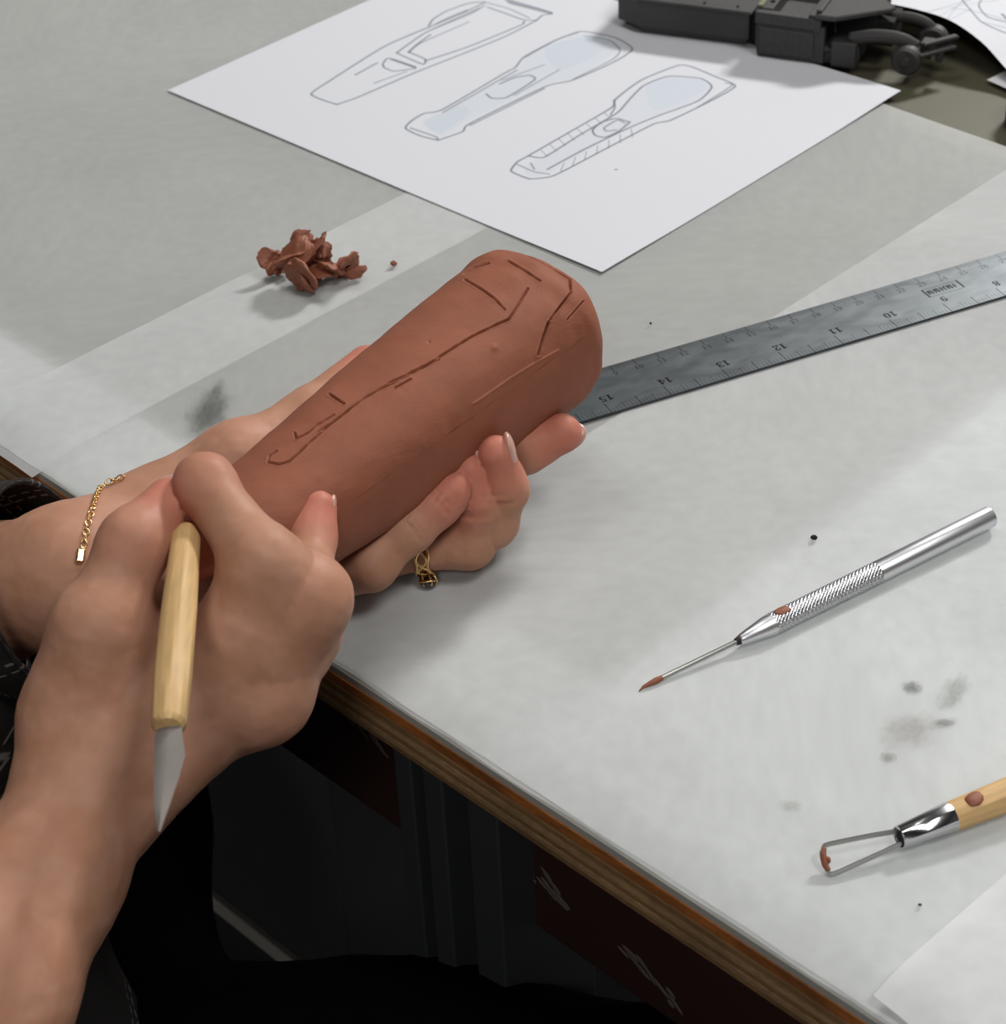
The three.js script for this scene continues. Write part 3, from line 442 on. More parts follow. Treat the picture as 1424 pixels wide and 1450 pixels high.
// ---------------------------------------------------------------- clay shavings
{
  const r = seeded(41);
  const shaving = (pts, w, th, seed, label, mat = clayM) => {
    const c = curve(pts.map(([x, y, h]) => G(x, y, h)), 26), hint = V(Math.sin(seed), 0.4 + Math.cos(seed * 1.7), Math.cos(seed * 2.3)).normalize();
    const n = c.length - 1, g = sweep(c, c.map((_, i) => { const k = Math.pow(Math.sin((i + 1.2) / (n + 2.4) * Math.PI), 0.45) * (1 + 0.3 * noise(i * 0.35, seed * 3, 2)); return [th * (0.8 + 0.4 * k), w * 1.3 * k]; }), 14, { hint });
    const p = g.attributes.position; for (let i = 0; i < p.count; i++) { const q = [p.getX(i), p.getY(i), p.getZ(i)].map((v) => v * 260); p.setXYZ(i, p.getX(i) + 0.0011 * fbm(q[0], q[1], q[2] + seed, 3), Math.max(TOP + TY, p.getY(i) + 0.0011 * fbm(q[0] + 9, q[1], q[2], 3)), p.getZ(i) + 0.0011 * fbm(q[0], q[1] + 5, q[2], 3)); }
    g.computeVertexNormals(); solo('clay_shaving', toCreasedNormals(g, 0.6), mat, label, 'shaving', 'brown clay shavings in a heap');
  };
  shaving([[376, 352, 0.013], [379, 364, 0.010], [388, 375, 0.006], [398, 384, 0.002]], 0.0040, 0.0011, 0.3, 'pointed clay shaving sticking up at the heap edge');
  shaving([[400, 363, 0.012], [418, 354, 0.016], [440, 349, 0.0175], [455, 347, 0.016], [457, 358, 0.011]], 0.0052, 0.0011, 1.9, 'broad curled clay shaving on top of the heap');
  shaving([[418, 341, 0.016], [424, 337, 0.018], [433, 341, 0.017], [438, 346, 0.015]], 0.0030, 0.0016, 2.6, 'small tight clay curl on top of the heap', clayM);
  shaving([[396, 372, 0.009], [410, 368, 0.012], [422, 371, 0.011], [430, 379, 0.006]], 0.0058, 0.0016, 4.2, 'thick clay shaving inside the heap');
  shaving([[406, 386, 0.007], [420, 387, 0.009], [436, 392, 0.009], [446, 402, 0.004]], 0.0054, 0.0013, 5.0, 'folded clay shaving at the heap front');
  shaving([[424, 392, 0.006], [430, 400, 0.006], [438, 410, 0.002]], 0.0046, 0.0014, 0.9, 'short clay shaving drooping onto the sheet');
  shaving([[434, 380, 0.005], [448, 384, 0.007], [462, 384, 0.006], [474, 388, 0.003]], 0.0040, 0.0012, 3.4, 'crumpled clay shaving in the middle of the heap');
  shaving([[456, 385, 0.006], [464, 378, 0.009], [476, 380, 0.008], [486, 385, 0.003]], 0.0036, 0.0012, 6.1, 'small wavy clay shaving joining the tail');
  shaving([[478, 378, 0.006], [486, 372, 0.010], [496, 368, 0.011], [502, 372, 0.007]], 0.0038, 0.0014, 2.2, 'round curled clay shaving near the tail');
  shaving([[484, 386, 0.003], [496, 388, 0.0035], [508, 384, 0.004], [517, 379, 0.005]], 0.0022, 0.0010, 1.1, 'thin tail of clay shaving pointing right');
  shaving([[440, 366, 0.006], [448, 360, 0.011], [456, 356, 0.013], [458, 366, 0.007]], 0.0044, 0.0013, 3.0, 'short clay shaving tucked below the broad curl', clayM);
  const extra = [[404, 378, 0.004], [414, 374, 0.013], [447, 372, 0.004], [452, 390, 0.002], [462, 372, 0.006], [470, 380, 0.004], [481, 386, 0.002], [491, 380, 0.004], [428, 404, 0.003], [443, 396, 0.004], [436, 362, 0.012], [397, 362, 0.008]];
  extra.forEach(([x, y, h], i) => solo('clay_bit', toCreasedNormals(lump(G(x, y, h), 0.0022 + 0.0016 * r(), 0.0014 + 0.0010 * r(), 0.0016 + 0.0012 * r(), i * 3.3 + 1, 0.9, V(r() - 0.5, 0, r() - 0.5), 2), 0.5), clayM, 'small ragged clay bit among the heaped shavings', 'shaving', 'small clay bits in the heap'));
}

// ---------------------------------------------------------------- dark plastic vehicle model
{
  const o = G(1065, 66, TY + 0.0006), an = 25 * Math.PI / 180, ux = V(Math.cos(an), 0, Math.sin(an)), uz = V(-Math.sin(an), 0, Math.cos(an));
  const m = thing('vehicle_model', 'dark grey plastic vehicle model with long body and open cab', 'model', o.clone().addScaledVector(ux, -0.01).addScaledVector(uz, -0.02));
  const tex = dataTex(128, (u, v) => { const k = 0.9 + 0.2 * tileNoise(u, v, 9, 3, 3); return [0.24 * k, 0.233 * k, 0.232 * k]; }, { repeat: [2, 2] });
  const dark = std({ map: tex, roughness: 0.6 }), pale = std({ color: 0x77745c, roughness: 0.8 }), pitch = std({ color: 0x0c0c0c, roughness: 0.8 });
  const b = (lo, hi, r = 0.0006) => basisBox(o, ux, UY, uz, lo, hi, r);
  const ext = (pts, y0, y1, bev = 0.0004) => { const s = new THREE.Shape(pts.map(([x, z]) => new THREE.Vector2(x, -z))); const g = new THREE.ExtrudeGeometry(s, { depth: y1 - y0 - 2 * bev, bevelEnabled: true, bevelSize: bev, bevelThickness: bev, bevelSegments: 1, steps: 1 }); g.rotateX(-Math.PI / 2).translate(0, y0 + bev, 0); g.applyMatrix4(new THREE.Matrix4().makeBasis(ux, UY, uz).setPosition(o)); return g; };
  // long hull
  part('hull', merged([ext([[-0.070, -0.046], [-0.0045, -0.046], [-0.0025, -0.044], [-0.0025, 0.0], [-0.060, 0.0015], [-0.072, -0.004]], 0.0030, 0.0168), ext([[-0.066, -0.044], [-0.004, -0.044], [-0.004, -0.002], [-0.058, 0.0], [-0.066, -0.006]], 0.0, 0.0030)]), dark, m);
  const deck = part('hull_deck', ext([[-0.072, -0.046], [-0.003, -0.046], [-0.001, -0.044], [-0.001, 0.0012], [-0.060, 0.0026], [-0.074, -0.004]], 0.0168, 0.0184), dark, m);
  const pin = (x, z, y, r = 0.0006) => { const g = new THREE.CylinderGeometry(r, r, 0.0008, 10).translate(x, y, z); g.applyMatrix4(new THREE.Matrix4().makeBasis(ux, UY, uz).setPosition(o)); return g; };
  for (const [x, z] of [[-0.054, -0.002], [-0.040, -0.003], [-0.026, -0.002], [-0.009, -0.003], [-0.009, -0.020], [-0.045, -0.020], [-0.030, -0.028]]) part('rivet', pin(x, z, 0.0187), pitch, deck);
  part('coupling', b([-0.003, 0.001, -0.040], [0.006, 0.017, -0.004]), pitch, m, 'black gap between hull and cab');
  // cab lower block with recessed door panel
  const cab = part('cab_body', merged([ext([[0.004, -0.040], [0.036, -0.040], [0.036, 0.0080], [0.0055, 0.0080], [0.004, 0.005]], 0.0, 0.0165), ext([[0.036, -0.038], [0.042, -0.038], [0.042, 0.0060], [0.036, 0.0060]], 0.0, 0.006)]), dark, m);
  part('door_panel', merged([b([0.006, 0.002, 0.0078], [0.0335, 0.0150, 0.0094]), b([0.0030, 0.0025, -0.02], [0.0046, 0.0145, 0.006])]), dark, cab);
  part('cab_side', merged([b([0.0335, 0.0160, 0.004], [0.0365, 0.0225, 0.0090], 0.0004), b([0.0355, 0.0, 0.0045], [0.0385, 0.0185, 0.0085], 0.0004), b([0.0425, 0.0, 0.003], [0.0545, 0.0125, 0.0095], 0.0005), b([0.0405, 0.002, -0.035], [0.055, 0.010, 0.005]), b([0.0365, 0.0065, 0.005], [0.0430, 0.0085, 0.0078], 0.0003)]), dark, m);
  // open tray on top: four walls and a floor
  const tray = part('tray', merged([b([0.0035, 0.0165, 0.0045], [0.0345, 0.0225, 0.0088], 0.0005), b([0.0035, 0.0165, -0.040], [0.0110, 0.0232, 0.0045], 0.0005), b([0.0110, 0.0165, -0.040], [0.0345, 0.0232, -0.028], 0.0005), b([0.0300, 0.0165, -0.030], [0.0345, 0.0240, 0.0075], 0.0005), b([0.0110, 0.0158, -0.028], [0.0300, 0.0170, 0.0045], 0.0002)]), dark, m);
  part('tray_ledge', merged([b([0.0030, 0.0232, -0.034], [0.0058, 0.0242, 0.0040], 0.0003)]), pale, m, 'pale worn strip along tray end');
  for (const z of [-0.024, -0.014, -0.004]) part('rivet', pin(0.0085, z, 0.0236, 0.0011), pitch, tray);
  // roof plate
  part('roof', ext([[0.0340, -0.036], [0.0430, -0.036], [0.0665, -0.013], [0.0655, -0.0095], [0.0430, 0.0082], [0.0345, 0.0086]], 0.0225, 0.0252, 0.0006), dark, m, 'sloping roof plate');
  part('roof_rail', merged([b([0.0335, 0.0235, -0.034], [0.0362, 0.0268, 0.0070], 0.0005)]), dark, m);
  part('cab_core', merged([b([0.0400, 0.008, -0.034], [0.0600, 0.0225, -0.006]), b([0.0580, 0.006, -0.026], [0.0680, 0.019, -0.008])]), pitch, m, 'black cab inside');
  // arm, wheels and bumper
  const Lc = (x, y, z) => o.clone().addScaledVector(ux, x).addScaledVector(uz, z).setY(o.y + y);
  part('arm', sweep(curve([Lc(0.050, 0.0130, 0.004), Lc(0.062, 0.0158, 0.003), Lc(0.074, 0.0150, 0.001), Lc(0.082, 0.0110, -0.001)], 20), 1 ? Array(21).fill([0.0034, 0.0026]) : 0, 12), dark, m);
  part('arm', sweep(curve([Lc(0.060, 0.0165, -0.016), Lc(0.072, 0.0185, -0.017), Lc(0.082, 0.0160, -0.018), Lc(0.087, 0.0110, -0.018)], 20), Array(21).fill([0.0028, 0.0022]), 12), dark, m);
  const wheel = (x, y, z, r, w) => { const g = toCreasedNormals(new THREE.LatheGeometry([[0.0001, -w / 2], [r * 0.3, -w / 2], [r * 0.34, -w * 0.36], [r * 0.62, -w * 0.40], [r * 0.84, -w / 2], [r, -w * 0.28], [r, w * 0.28], [r * 0.84, w / 2], [0.0001, w / 2]].map(([a, c]) => new THREE.Vector2(a, c)), 28), 0.5).rotateX(-Math.PI / 2); g.applyMatrix4(new THREE.Matrix4().makeBasis(ux, UY, uz).setPosition(Lc(x, y, z))); return g; };
  part('wheel', wheel(0.0785, 0.0064, 0.004, 0.0072, 0.0075), dark, m, 'round front wheel'); part('wheel', wheel(0.0860, 0.0085, -0.018, 0.0072, 0.007), dark, m);
  part('axle', sweep([Lc(0.0785, 0.0064, 0.003), Lc(0.083, 0.008, -0.016)], 0.0016, 10), dark, m);
  part('bumper', merged([ext([[0.0840, 0.004], [0.0855, 0.0055], [0.0985, -0.0100], [0.0965, -0.0120]], 0.0085, 0.0105), ext([[0.0850, -0.001], [0.0860, 0.001], [0.0985, -0.0135], [0.0965, -0.0150]], 0.0125, 0.0142), b([0.0830, 0.005, -0.010], [0.0885, 0.013, -0.002]), b([0.0905, 0.0035, -0.0065], [0.0940, 0.0095, -0.0030])]), dark, m);
}

// ---------------------------------------------------------------- clay block
let clayCentre;
{
  const A = G(446, 694, 0.050), B = G(760, 459, 0.056), len = A.distanceTo(B), t = B.clone().sub(A).normalize(), w = V(-t.z, 0, t.x).normalize(), up = w.clone().cross(t).multiplyScalar(-1); if (up.y < 0) up.negate(); // w points to the camera side
  clayCentre = A.clone().lerp(B, 0.5);
  const S0 = -0.042, S1 = len + 0.0092, NS = 540, NA = 540;
  const R = (s) => lerp(0.0222, 0.0294, s / len) + 0.0006 * Math.sin(s / len * Math.PI);
  const lines = [
    [[[140, 845], [112, 862], [106, 888], [150, 897], [192, 884], [230, 850], [265, 815], [350, 740], [400, 700], [480, 640], [540, 605], [600, 577], [720, 515], [800, 462], [900, 400], [1000, 352], [1042, 334], [1080, 275], [1115, 215]], 1.08, 0.00168],
    [[[210, 775], [216, 797], [262, 775], [300, 742], [362, 705]], 1.08, 0.00154], [[[300, 770], [360, 735], [420, 690]], 0.94, 0.00112],
    [[[345, 625], [375, 645], [402, 662]], 1.08, 0.00196], [[[600, 600], [662, 566]], 0.94, 0.00140], [[[570, 582], [620, 560], [700, 520], [770, 490]], 0.86, 0.00126],
    [[[870, 180], [940, 222], [985, 255], [1025, 297]], 1.08, 0.00182], [[[1040, 110], [1100, 145], [1162, 186]], 1.01, 0.00182],
    [[[1080, 65], [1140, 98], [1200, 130], [1277, 180], [1282, 232], [1240, 285], [1200, 340]], 1.08, 0.00196], [[[1195, 348], [1176, 402], [1156, 472]], 1.30, 0.00308], [[[1330, 265], [1290, 312], [1270, 335]], 0.94, 0.00140], [[[866, 158], [905, 135], [962, 118]], 1.01, 0.00182],
  ].map(([p, wd, dp]) => [p.map(([x, y]) => [340 + x * 0.3652, 330 + y * 0.3652]), wd, dp]);
  const ridge = [[905, 662], [1060, 555], [1150, 500], [1232, 455]].map(([x, y]) => [340 + x * 0.3652, 330 + y * 0.3652]);
  const segd = (x, y, pl) => { let m = 1e9; for (let i = 0; i + 1 < pl.length; i++) { const [ax, ay] = pl[i], bx = pl[i + 1][0] - ax, by = pl[i + 1][1] - ay, h = clamp(((x - ax) * bx + (y - ay) * by) / (bx * bx + by * by)); m = Math.min(m, (x - ax - h * bx) ** 2 + (y - ay - h * by) ** 2); } return Math.sqrt(m); };
  // pared facets near the big end: [normal (t, w, up), offset]
  const planes = [[[0.62, 0, 0.78], len * 0.62 + 0.0262], [[0.72, 0.62, -0.30], len * 0.72 + 0.0222], [[0.55, -0.72, 0.42], len * 0.55 + 0.0255], [[0.66, 0.2, -0.72], len * 0.66 + 0.0262], [[0.98, 0.1, 0.1], len * 0.98 + 0.0076], [[0.82, -0.1, 0.56], len * 0.82 + 0.0198], [[0.87, 0.46, 0.16], len * 0.87 + 0.0180]].map(([n, d]) => { const l = Math.hypot(...n); return [n.map((v) => v / l), d / l]; });
  const pos = [], uv = [], idx = [];
  const raw = (i, j) => {
    const k = i / NS; let s = lerp(S0, S1, k), a = j / NA * 2 * Math.PI, f = 1; a += 0.55 * Math.sin(a - 0.75 - Math.PI);
    const e0 = (s - S0) / 0.010, e1 = (S1 - s) / 0.016; if (e0 < 1) f = Math.pow(1 - (1 - e0) ** 2.4, 1 / 2.4); if (e1 < 1) f = Math.min(f, Math.pow(Math.max(0, 1 - (1 - e1) ** 2.6), 1 / 2.6));
    const r = R(clamp(s, -0.05, len + 0.004)) * f, ca = Math.cos(a), sb = Math.sin(a), q = Math.pow(Math.abs(ca) ** 2.45 + Math.abs(sb) ** 2.45, -1 / 2.45);
    let l = [s, r * q * ca * 1.03, r * q * sb * 0.97];
    const nn = 0.00035 * fbm(s * 60, a * 1.2, 2, 3) + 0.0012 * sstep(len - 0.03, len, s) * noise(s * 130, Math.cos(a) * 2.2, Math.sin(a) * 2.2); l[1] += ca * nn; l[2] += sb * nn;
    for (const [n, d] of planes) { const h = n[0] * l[0] + n[1] * l[1] + n[2] * l[2] - d; if (h > 0) { l = [l[0] - n[0] * h, l[1] - n[1] * h, l[2] - n[2] * h]; } }
    return A.clone().addScaledVector(t, l[0]).addScaledVector(w, l[1]).addScaledVector(up, l[2]);
  };
  for (let i = 0; i <= NS; i++) for (let j = 0; j <= NA; j++) { const p = raw(i, j); pos.push(p.x, p.y, p.z); uv.push(j / NA * 0.17 * 12, i / NS * (S1 - S0) * 12); }
  for (let i = 0; i < NS; i++) for (let j = 0; j < NA; j++) { const a = i * (NA + 1) + j, b = a + NA + 1; idx.push(a, a + 1, b, b, a + 1, b + 1); }
  const g = new THREE.BufferGeometry(); g.setAttribute('position', new THREE.Float32BufferAttribute(pos, 3)); g.setAttribute('uv', new THREE.Float32BufferAttribute(uv, 2)); g.setIndex(idx); g.computeVertexNormals();
  { const N = g.attributes.normal, Pp = g.attributes.position; const tst = V(Pp.getX(80000), Pp.getY(80000), Pp.getZ(80000)).sub(clayCentre); if (tst.dot(V(N.getX(80000), N.getY(80000), N.getZ(80000))) < 0) { const q = g.index.array; for (let i = 0; i < q.length; i += 3) [q[i], q[i + 1]] = [q[i + 1], q[i]]; g.computeVertexNormals(); } }
  const Pp = g.attributes.position, N = g.attributes.normal;
  for (let i = 0; i < Pp.count; i++) {
    const p = V(Pp.getX(i), Pp.getY(i), Pp.getZ(i)), n = V(N.getX(i), N.getY(i), N.getZ(i)); if (n.dot(p.clone().sub(eye)) > 0) continue;
    const [x, y] = pix(p); let d = 0;
    for (const [pl, wd, dp] of lines) { const q = segd(x, y, pl), nz = 0.75 + 0.6 * noise(x * 0.11, y * 0.11, dp * 1e4); if (q < 14) d += -dp * nz * Math.exp(-((q / wd) ** 2)) + dp * 0.12 * nz * Math.exp(-(((q - wd * 2.4) / (wd * 1.1)) ** 2)); }
    const q = segd(x, y, ridge); if (q < 10) d += 0.00032 * Math.exp(-((q / 1.7) ** 2));
    const bq = Math.hypot(x - 699.7, y - 492.5); if (bq < 20) d += 0.0006 * Math.exp(-((bq / 5.5) ** 2));
    const cq = Math.hypot(x - 607, y - 484); if (cq < 8) d -= 0.0005 * Math.exp(-((cq / 2) ** 2));
    Pp.setXYZ(i, p.x + n.x * d, p.y + n.y * d, p.z + n.z * d);
  }
  g.computeVertexNormals();
  const claySkin = dataTex(256, (u, v) => { const k = 1 + 0.05 * tileNoise(u, v, 6, 4, 3); return [0.55 * k, 0.312 * k, 0.218 * k]; }, {});
  solo('clay_block', g, std({ map: claySkin, bumpMap: clayBump, bumpScale: 0.0002, roughness: 0.75 }), 'brown modelling clay block with carved lines held in hand', 'clay');
}

// ---------------------------------------------------------------- the person
const skinBase = [0.43, 0.210, 0.130], skinRed = [0.52, 0.165, 0.115], skinPale = [0.49, 0.262, 0.176];
const skinM = phys({ vertexColors: true, roughness: 0.52, specularIntensity: 0.5, sheen: 0.15, sheenRoughness: 0.5, sheenColor: new THREE.Color(0.9, 0.55, 0.45) });
const chain = (pts, rs, k = 0.004) => (p) => { let d = 1; for (let i = 0; i + 1 < pts.length; i++) d = smin(d, cap(p, pts[i], pts[i + 1], rs[i], rs[i + 1]), k); return d; };
const mm = (a) => a.map((v) => v / 1000);

// left hand: palm up under the clay
const LH = {
  fore: P(-260, 890, 0.712), foreB: P(-40, 848, 0.693), wrist: P(100, 812, 0.680),
  pinky: [G(470, 800, 0.017), G(524, 798, 0.0215), G(580, 746, 0.031), G(620, 712, 0.036), G(640, 694, 0.0395)],
  ring: [G(470, 770, 0.012), G(545, 780, 0.011), G(664, 768, 0.0145), G(679, 716, 0.029), G(662, 667, 0.042)],
  middle: [G(480, 745, 0.014), G(565, 752, 0.014), G(695, 738, 0.020), G(712, 692, 0.033), G(702, 645, 0.046)],
  index: [G(470, 715, 0.014), G(590, 705, 0.016), G(690, 658, 0.024), G(745, 635, 0.031), G(795, 614, 0.036)],
  thumb: [G(215, 735, 0.032), G(338, 656, 0.044), G(440, 590, 0.048), G(520, 522, 0.050)],
};
const lFing = [[LH.pinky, [9.5, 8.4, 7.6, 7.3, 6.5]], [LH.ring, [9, 8.2, 8.4, 7.6, 6.3]], [LH.middle, [10, 9.2, 8.6, 7.8, 6.8]], [LH.index, [10, 9.4, 8.6, 7.8, 7.0]], [LH.thumb, [14, 11.5, 9.4, 8.2]]].map(([p, r]) => chain(p, mm(r), 0.005));
const W0 = LH.wrist;
const lPalmParts = [
  [LH.fore, LH.foreB, 26, 23], [LH.foreB, W0, 23, 20],
  [W0.clone().add(V(0, -0.006, 0.006)), G(470, 800, 0.016), 16, 11], [W0, G(475, 760, 0.014), 16, 11], [W0, LH.middle[0], 16, 11], [W0.clone().add(V(0, 0, -0.004)), LH.index[0], 16, 11], [W0.clone().add(V(0, 0, -0.005)), LH.thumb[0], 16, 14], [LH.thumb[0], LH.thumb[1], 14, 11.5], [LH.thumb[1], LH.index[0], 10, 10],
].map(([a, b, ra, rb]) => [a, b, ra / 1000, rb / 1000]);
const lPalm = (p) => { let d = 1; for (const [a, b, ra, rb] of lPalmParts) d = smin(d, cap(p, a, b, ra, rb), 0.010); return d; };
const creases = []; // [joint, along, flexion side, radius]
const addCrease = (f, j, flex, rad, depth = 0.0007) => { const dir = f[j + 1 < f.length ? j + 1 : j].clone().sub(f[j - 1]).normalize(); creases.push([f[j], dir, flex.clone().addScaledVector(dir, -flex.dot(dir)).normalize(), rad, depth]); };
const crease = (p) => { let s = 0; for (const [c, d, u, r, dp] of creases) { const x = p[0] - c.x, y = p[1] - c.y, z = p[2] - c.z; if (x * x + y * y + z * z > 2.2 * r * r) continue; const t = x * d.x + y * d.y + z * d.z, w = (x * u.x + y * u.y + z * u.z) / r; s += dp * sstep(0.1, 0.8, w) * (Math.exp(-((t / 0.0007) ** 2)) + 0.6 * Math.exp(-(((t - 0.0022) / 0.0006) ** 2))); } return s; };
const wrinkle = (p, d) => Math.abs(d) > 0.003 ? 0 : 0.0002 * fbm(p[0] * 170, p[1] * 170, p[2] * 170, 2) + crease(p);
const leftSDF = (p) => { const q = lPalm(p); let d = q; for (const f of lFing) d = Math.min(d, smin(f(p), q, 0.008)); return d + wrinkle(p, d); };

// right hand: holding the tool like a pen
const RH = {
  elbow: P(-250, 1760, 0.530), foreB: P(-35, 1405, 0.572), foreA: P(62, 1245, 0.594), wrist: P(132, 1112, 0.612),
  index: [P(348, 890, 0.612), P(372, 800, 0.606), P(290, 686, 0.620), P(288, 745, 0.642), P(282, 792, 0.650)],
  middle: [P(380, 915, 0.616), P(434, 848, 0.614), P(434, 812, 0.644), P(441, 764, 0.654), P(449, 721, 0.658)],
  ring: [P(370, 950, 0.620), P(418, 890, 0.626), P(415, 860, 0.658), P(370, 830, 0.672)],
  pinky: [P(340, 985, 0.622), P(378, 987, 0.619), P(395, 930, 0.660), P(350, 890, 0.672)],
  thumb: [P(112, 1010, 0.614), P(137, 890, 0.606), P(190, 770, 0.612), P(240, 714, 0.624)],
};
const rFing = [[RH.index, [11, 9.6, 8.2, 7.2, 6.6]], [RH.middle, [11, 9.8, 7.6, 6.7, 6.2]], [RH.ring, [11, 10, 8.6, 7.6]], [RH.pinky, [11, 10, 8.2, 7]], [RH.thumb, [14, 11.5, 9.6, 8.0]]].map(([p, r]) => chain(p, mm(r), 0.006));
const Wr = RH.wrist;
const rPalmParts = [
  [RH.elbow, RH.foreB, 38, 25.5], [RH.foreB, RH.foreA, 25.5, 20.5], [RH.foreA, Wr, 20.5, 20.5],
  [Wr, RH.index[0], 17, 11], [Wr, RH.middle[0], 17, 11], [Wr, RH.ring[0], 17, 11], [Wr, RH.pinky[0], 17, 11.5], [Wr, RH.thumb[0], 17, 14], [RH.thumb[0], RH.thumb[1], 14, 11],
  [RH.index[0], RH.pinky[0], 11, 11], [P(170, 965, 0.624), P(240, 930, 0.630), 9, 8], [P(160, 955, 0.613), P(208, 908, 0.614), 10, 8], [RH.index[1], RH.middle[1], 8.6, 9.2], [RH.middle[1], RH.ring[1], 9.8, 9.8], [RH.ring[1], RH.pinky[1], 9.6, 9.6],
].map(([a, b, ra, rb]) => [a, b, ra / 1000, rb / 1000]);
const rPalm = (p) => { let d = 1; for (const [a, b, ra, rb] of rPalmParts) d = smin(d, cap(p, a, b, ra, rb), 0.010); return d; };
const rightSDF = (p) => { const q = rPalm(p); let d = q; for (const f of rFing) d = Math.min(d, smin(f(p), q, 0.009)); return d + wrinkle(p, d); };

{ const toEye = (p) => eye.clone().sub(p).normalize();
  for (const [f, js, r] of [[LH.pinky, [2, 3], 0.0078], [LH.ring, [3], 0.008], [LH.middle, [3], 0.008]]) for (const j of js) addCrease(f, j, toEye(f[j]).add(V(-0.5, 0.5, 0)), r, 0.0005);
  }
function boundsOf(list, pad) { const b = new THREE.Box3(); list.forEach((p) => b.expandByPoint(p)); b.expandByScalar(pad); return [b.min.toArray(), b.max.toArray()]; }
function skinColour(tips, knuckles) {
  return (p) => { let r = 0; for (const q of tips) r = Math.max(r, 1 - sstep(0.004, 0.024, Math.hypot(p[0] - q.x, p[1] - q.y, p[2] - q.z))); for (const q of knuckles) r = Math.max(r, 0.5 * (1 - sstep(0.004, 0.018, Math.hypot(p[0] - q.x, p[1] - q.y, p[2] - q.z)))); const n = fbm(p[0] * 90, p[1] * 90, p[2] * 90, 4), f = fbm(p[0] * 500, p[1] * 500, p[2] * 500, 2); return [0, 1, 2].map((i) => lerp(lerp(skinBase[i], skinPale[i], clamp(0.4 + n)), skinRed[i], clamp(r * 0.85 + 0.15 * n)) * (1 + 0.05 * f)); };
}
{
  const person = thing('person', 'seated person in dark plaid shirt, one hand holding clay, other carving', 'person', P(-200, 1500, 0.70).setY(0));
  const all = (h) => Object.values(h).flat();
  const [l0, l1] = boundsOf(all(LH), 0.034), [r0, r1] = boundsOf(all(RH), 0.045);
  const tipsL = [LH.pinky, LH.ring, LH.middle, LH.index, LH.thumb].map((f) => f[f.length - 1]), tipsR = [RH.middle, RH.index, RH.thumb].map((f) => f[f.length - 1]);
  const gl = meshSDF(leftSDF, l0, l1, 0.0015, skinColour(tipsL, [LH.thumb[1]])), gr = meshSDF(rightSDF, r0, r1, 0.0016, skinColour(tipsR, [RH.index[2], RH.thumb[2], RH.middle[1], RH.pinky[1]]));
  const bodyMesh = part('body', mergeGeometries([gl, gr]), skinM, person, 'bare hands and forearms');
  const nailM = phys({ color: new THREE.Color().setRGB(0.55, 0.30, 0.24), roughness: 0.3, clearcoat: 0.4, clearcoatRoughness: 0.3 });
  const nail = (f, rad, dorsal) => { const n = f.length, tip = f[n - 1], dir = tip.clone().sub(f[n - 2]).normalize(), up = dorsal.clone().addScaledVector(dir, -dorsal.dot(dir)).normalize(), side = up.clone().cross(dir); const g = new THREE.SphereGeometry(1, 24, 16).scale(rad * 0.74, rad * 0.30, rad * 0.98); g.applyMatrix4(new THREE.Matrix4().makeBasis(side, up, dir).setPosition(tip.clone().addScaledVector(up, rad * 0.71).addScaledVector(dir, rad * 0.12))); part('fingernail', g, nailM, bodyMesh); };
  const right = V(1, 0, 0).applyQuaternion(camera.quaternion), upc = V(0, 1, 0).applyQuaternion(camera.quaternion), fwd = V(0, 0, -1).applyQuaternion(camera.quaternion);
  const mixv = (a, b, c) => right.clone().multiplyScalar(a).addScaledVector(upc, b).addScaledVector(fwd, c);
  nail(LH.middle, 0.0068, mixv(0.9, -0.2, 0.25)); nail(LH.ring, 0.0063, mixv(0.9, -0.2, 0.6)); nail(LH.index, 0.0070, mixv(0.0, -0.35, 0.95));
  nail(RH.middle, 0.0057, mixv(0.95, 0.1, 0.25)); nail(RH.thumb, 0.0070, mixv(-0.15, 0.75, -0.55));

  // clothing
  const plaid = dataTex(512, (u, v) => { // dark brown-black cloth with thin white dashed lines
    const fx = (u * 5) % 1, fy = (v * 5) % 1, dash = (x) => ((x * 40) % 1) < 0.62; let c = [0.13, 0.088, 0.08]; if (fx < 0.45) c = c.map((x) => x * 0.55); if (fy < 0.45) c = c.map((x, i) => x * (i ? 0.6 : 0.8)); const n = 0.8 + 0.4 * noise(u * 120, v * 120, 1); c = c.map((x) => x * n);
    if ((Math.abs(fx - 0.5) < 0.015 || Math.abs(fx - 0.60) < 0.011) && dash(v)) c = [0.46, 0.44, 0.42]; if ((Math.abs(fy - 0.5) < 0.015 || Math.abs(fy - 0.60) < 0.011) && dash(u)) c = [0.46, 0.44, 0.42]; return c; });
  const shirtM = std({ map: plaid, roughness: 0.95 }), blackM = phys({ color: 0x040405, roughness: 1, specularIntensity: 0.1 });
  const ax = W0.clone().sub(LH.foreB).normalize(), cuff = P(60, 824, 0.684);
  const sl = []; const sr = []; for (let i = 0; i <= 40; i++) { const u = i / 40; sl.push(cuff.clone().addScaledVector(ax, -0.20 * (1 - u)).add(V(-0.03 * (1 - u) ** 2, -0.03 * (1 - u) ** 2, 0))); const k = 0.0335 + 0.016 * (1 - u) + 0.0016 * Math.sin(u * 34) * (1 - u * 0.5); sr.push([k, k * 1.02]); }
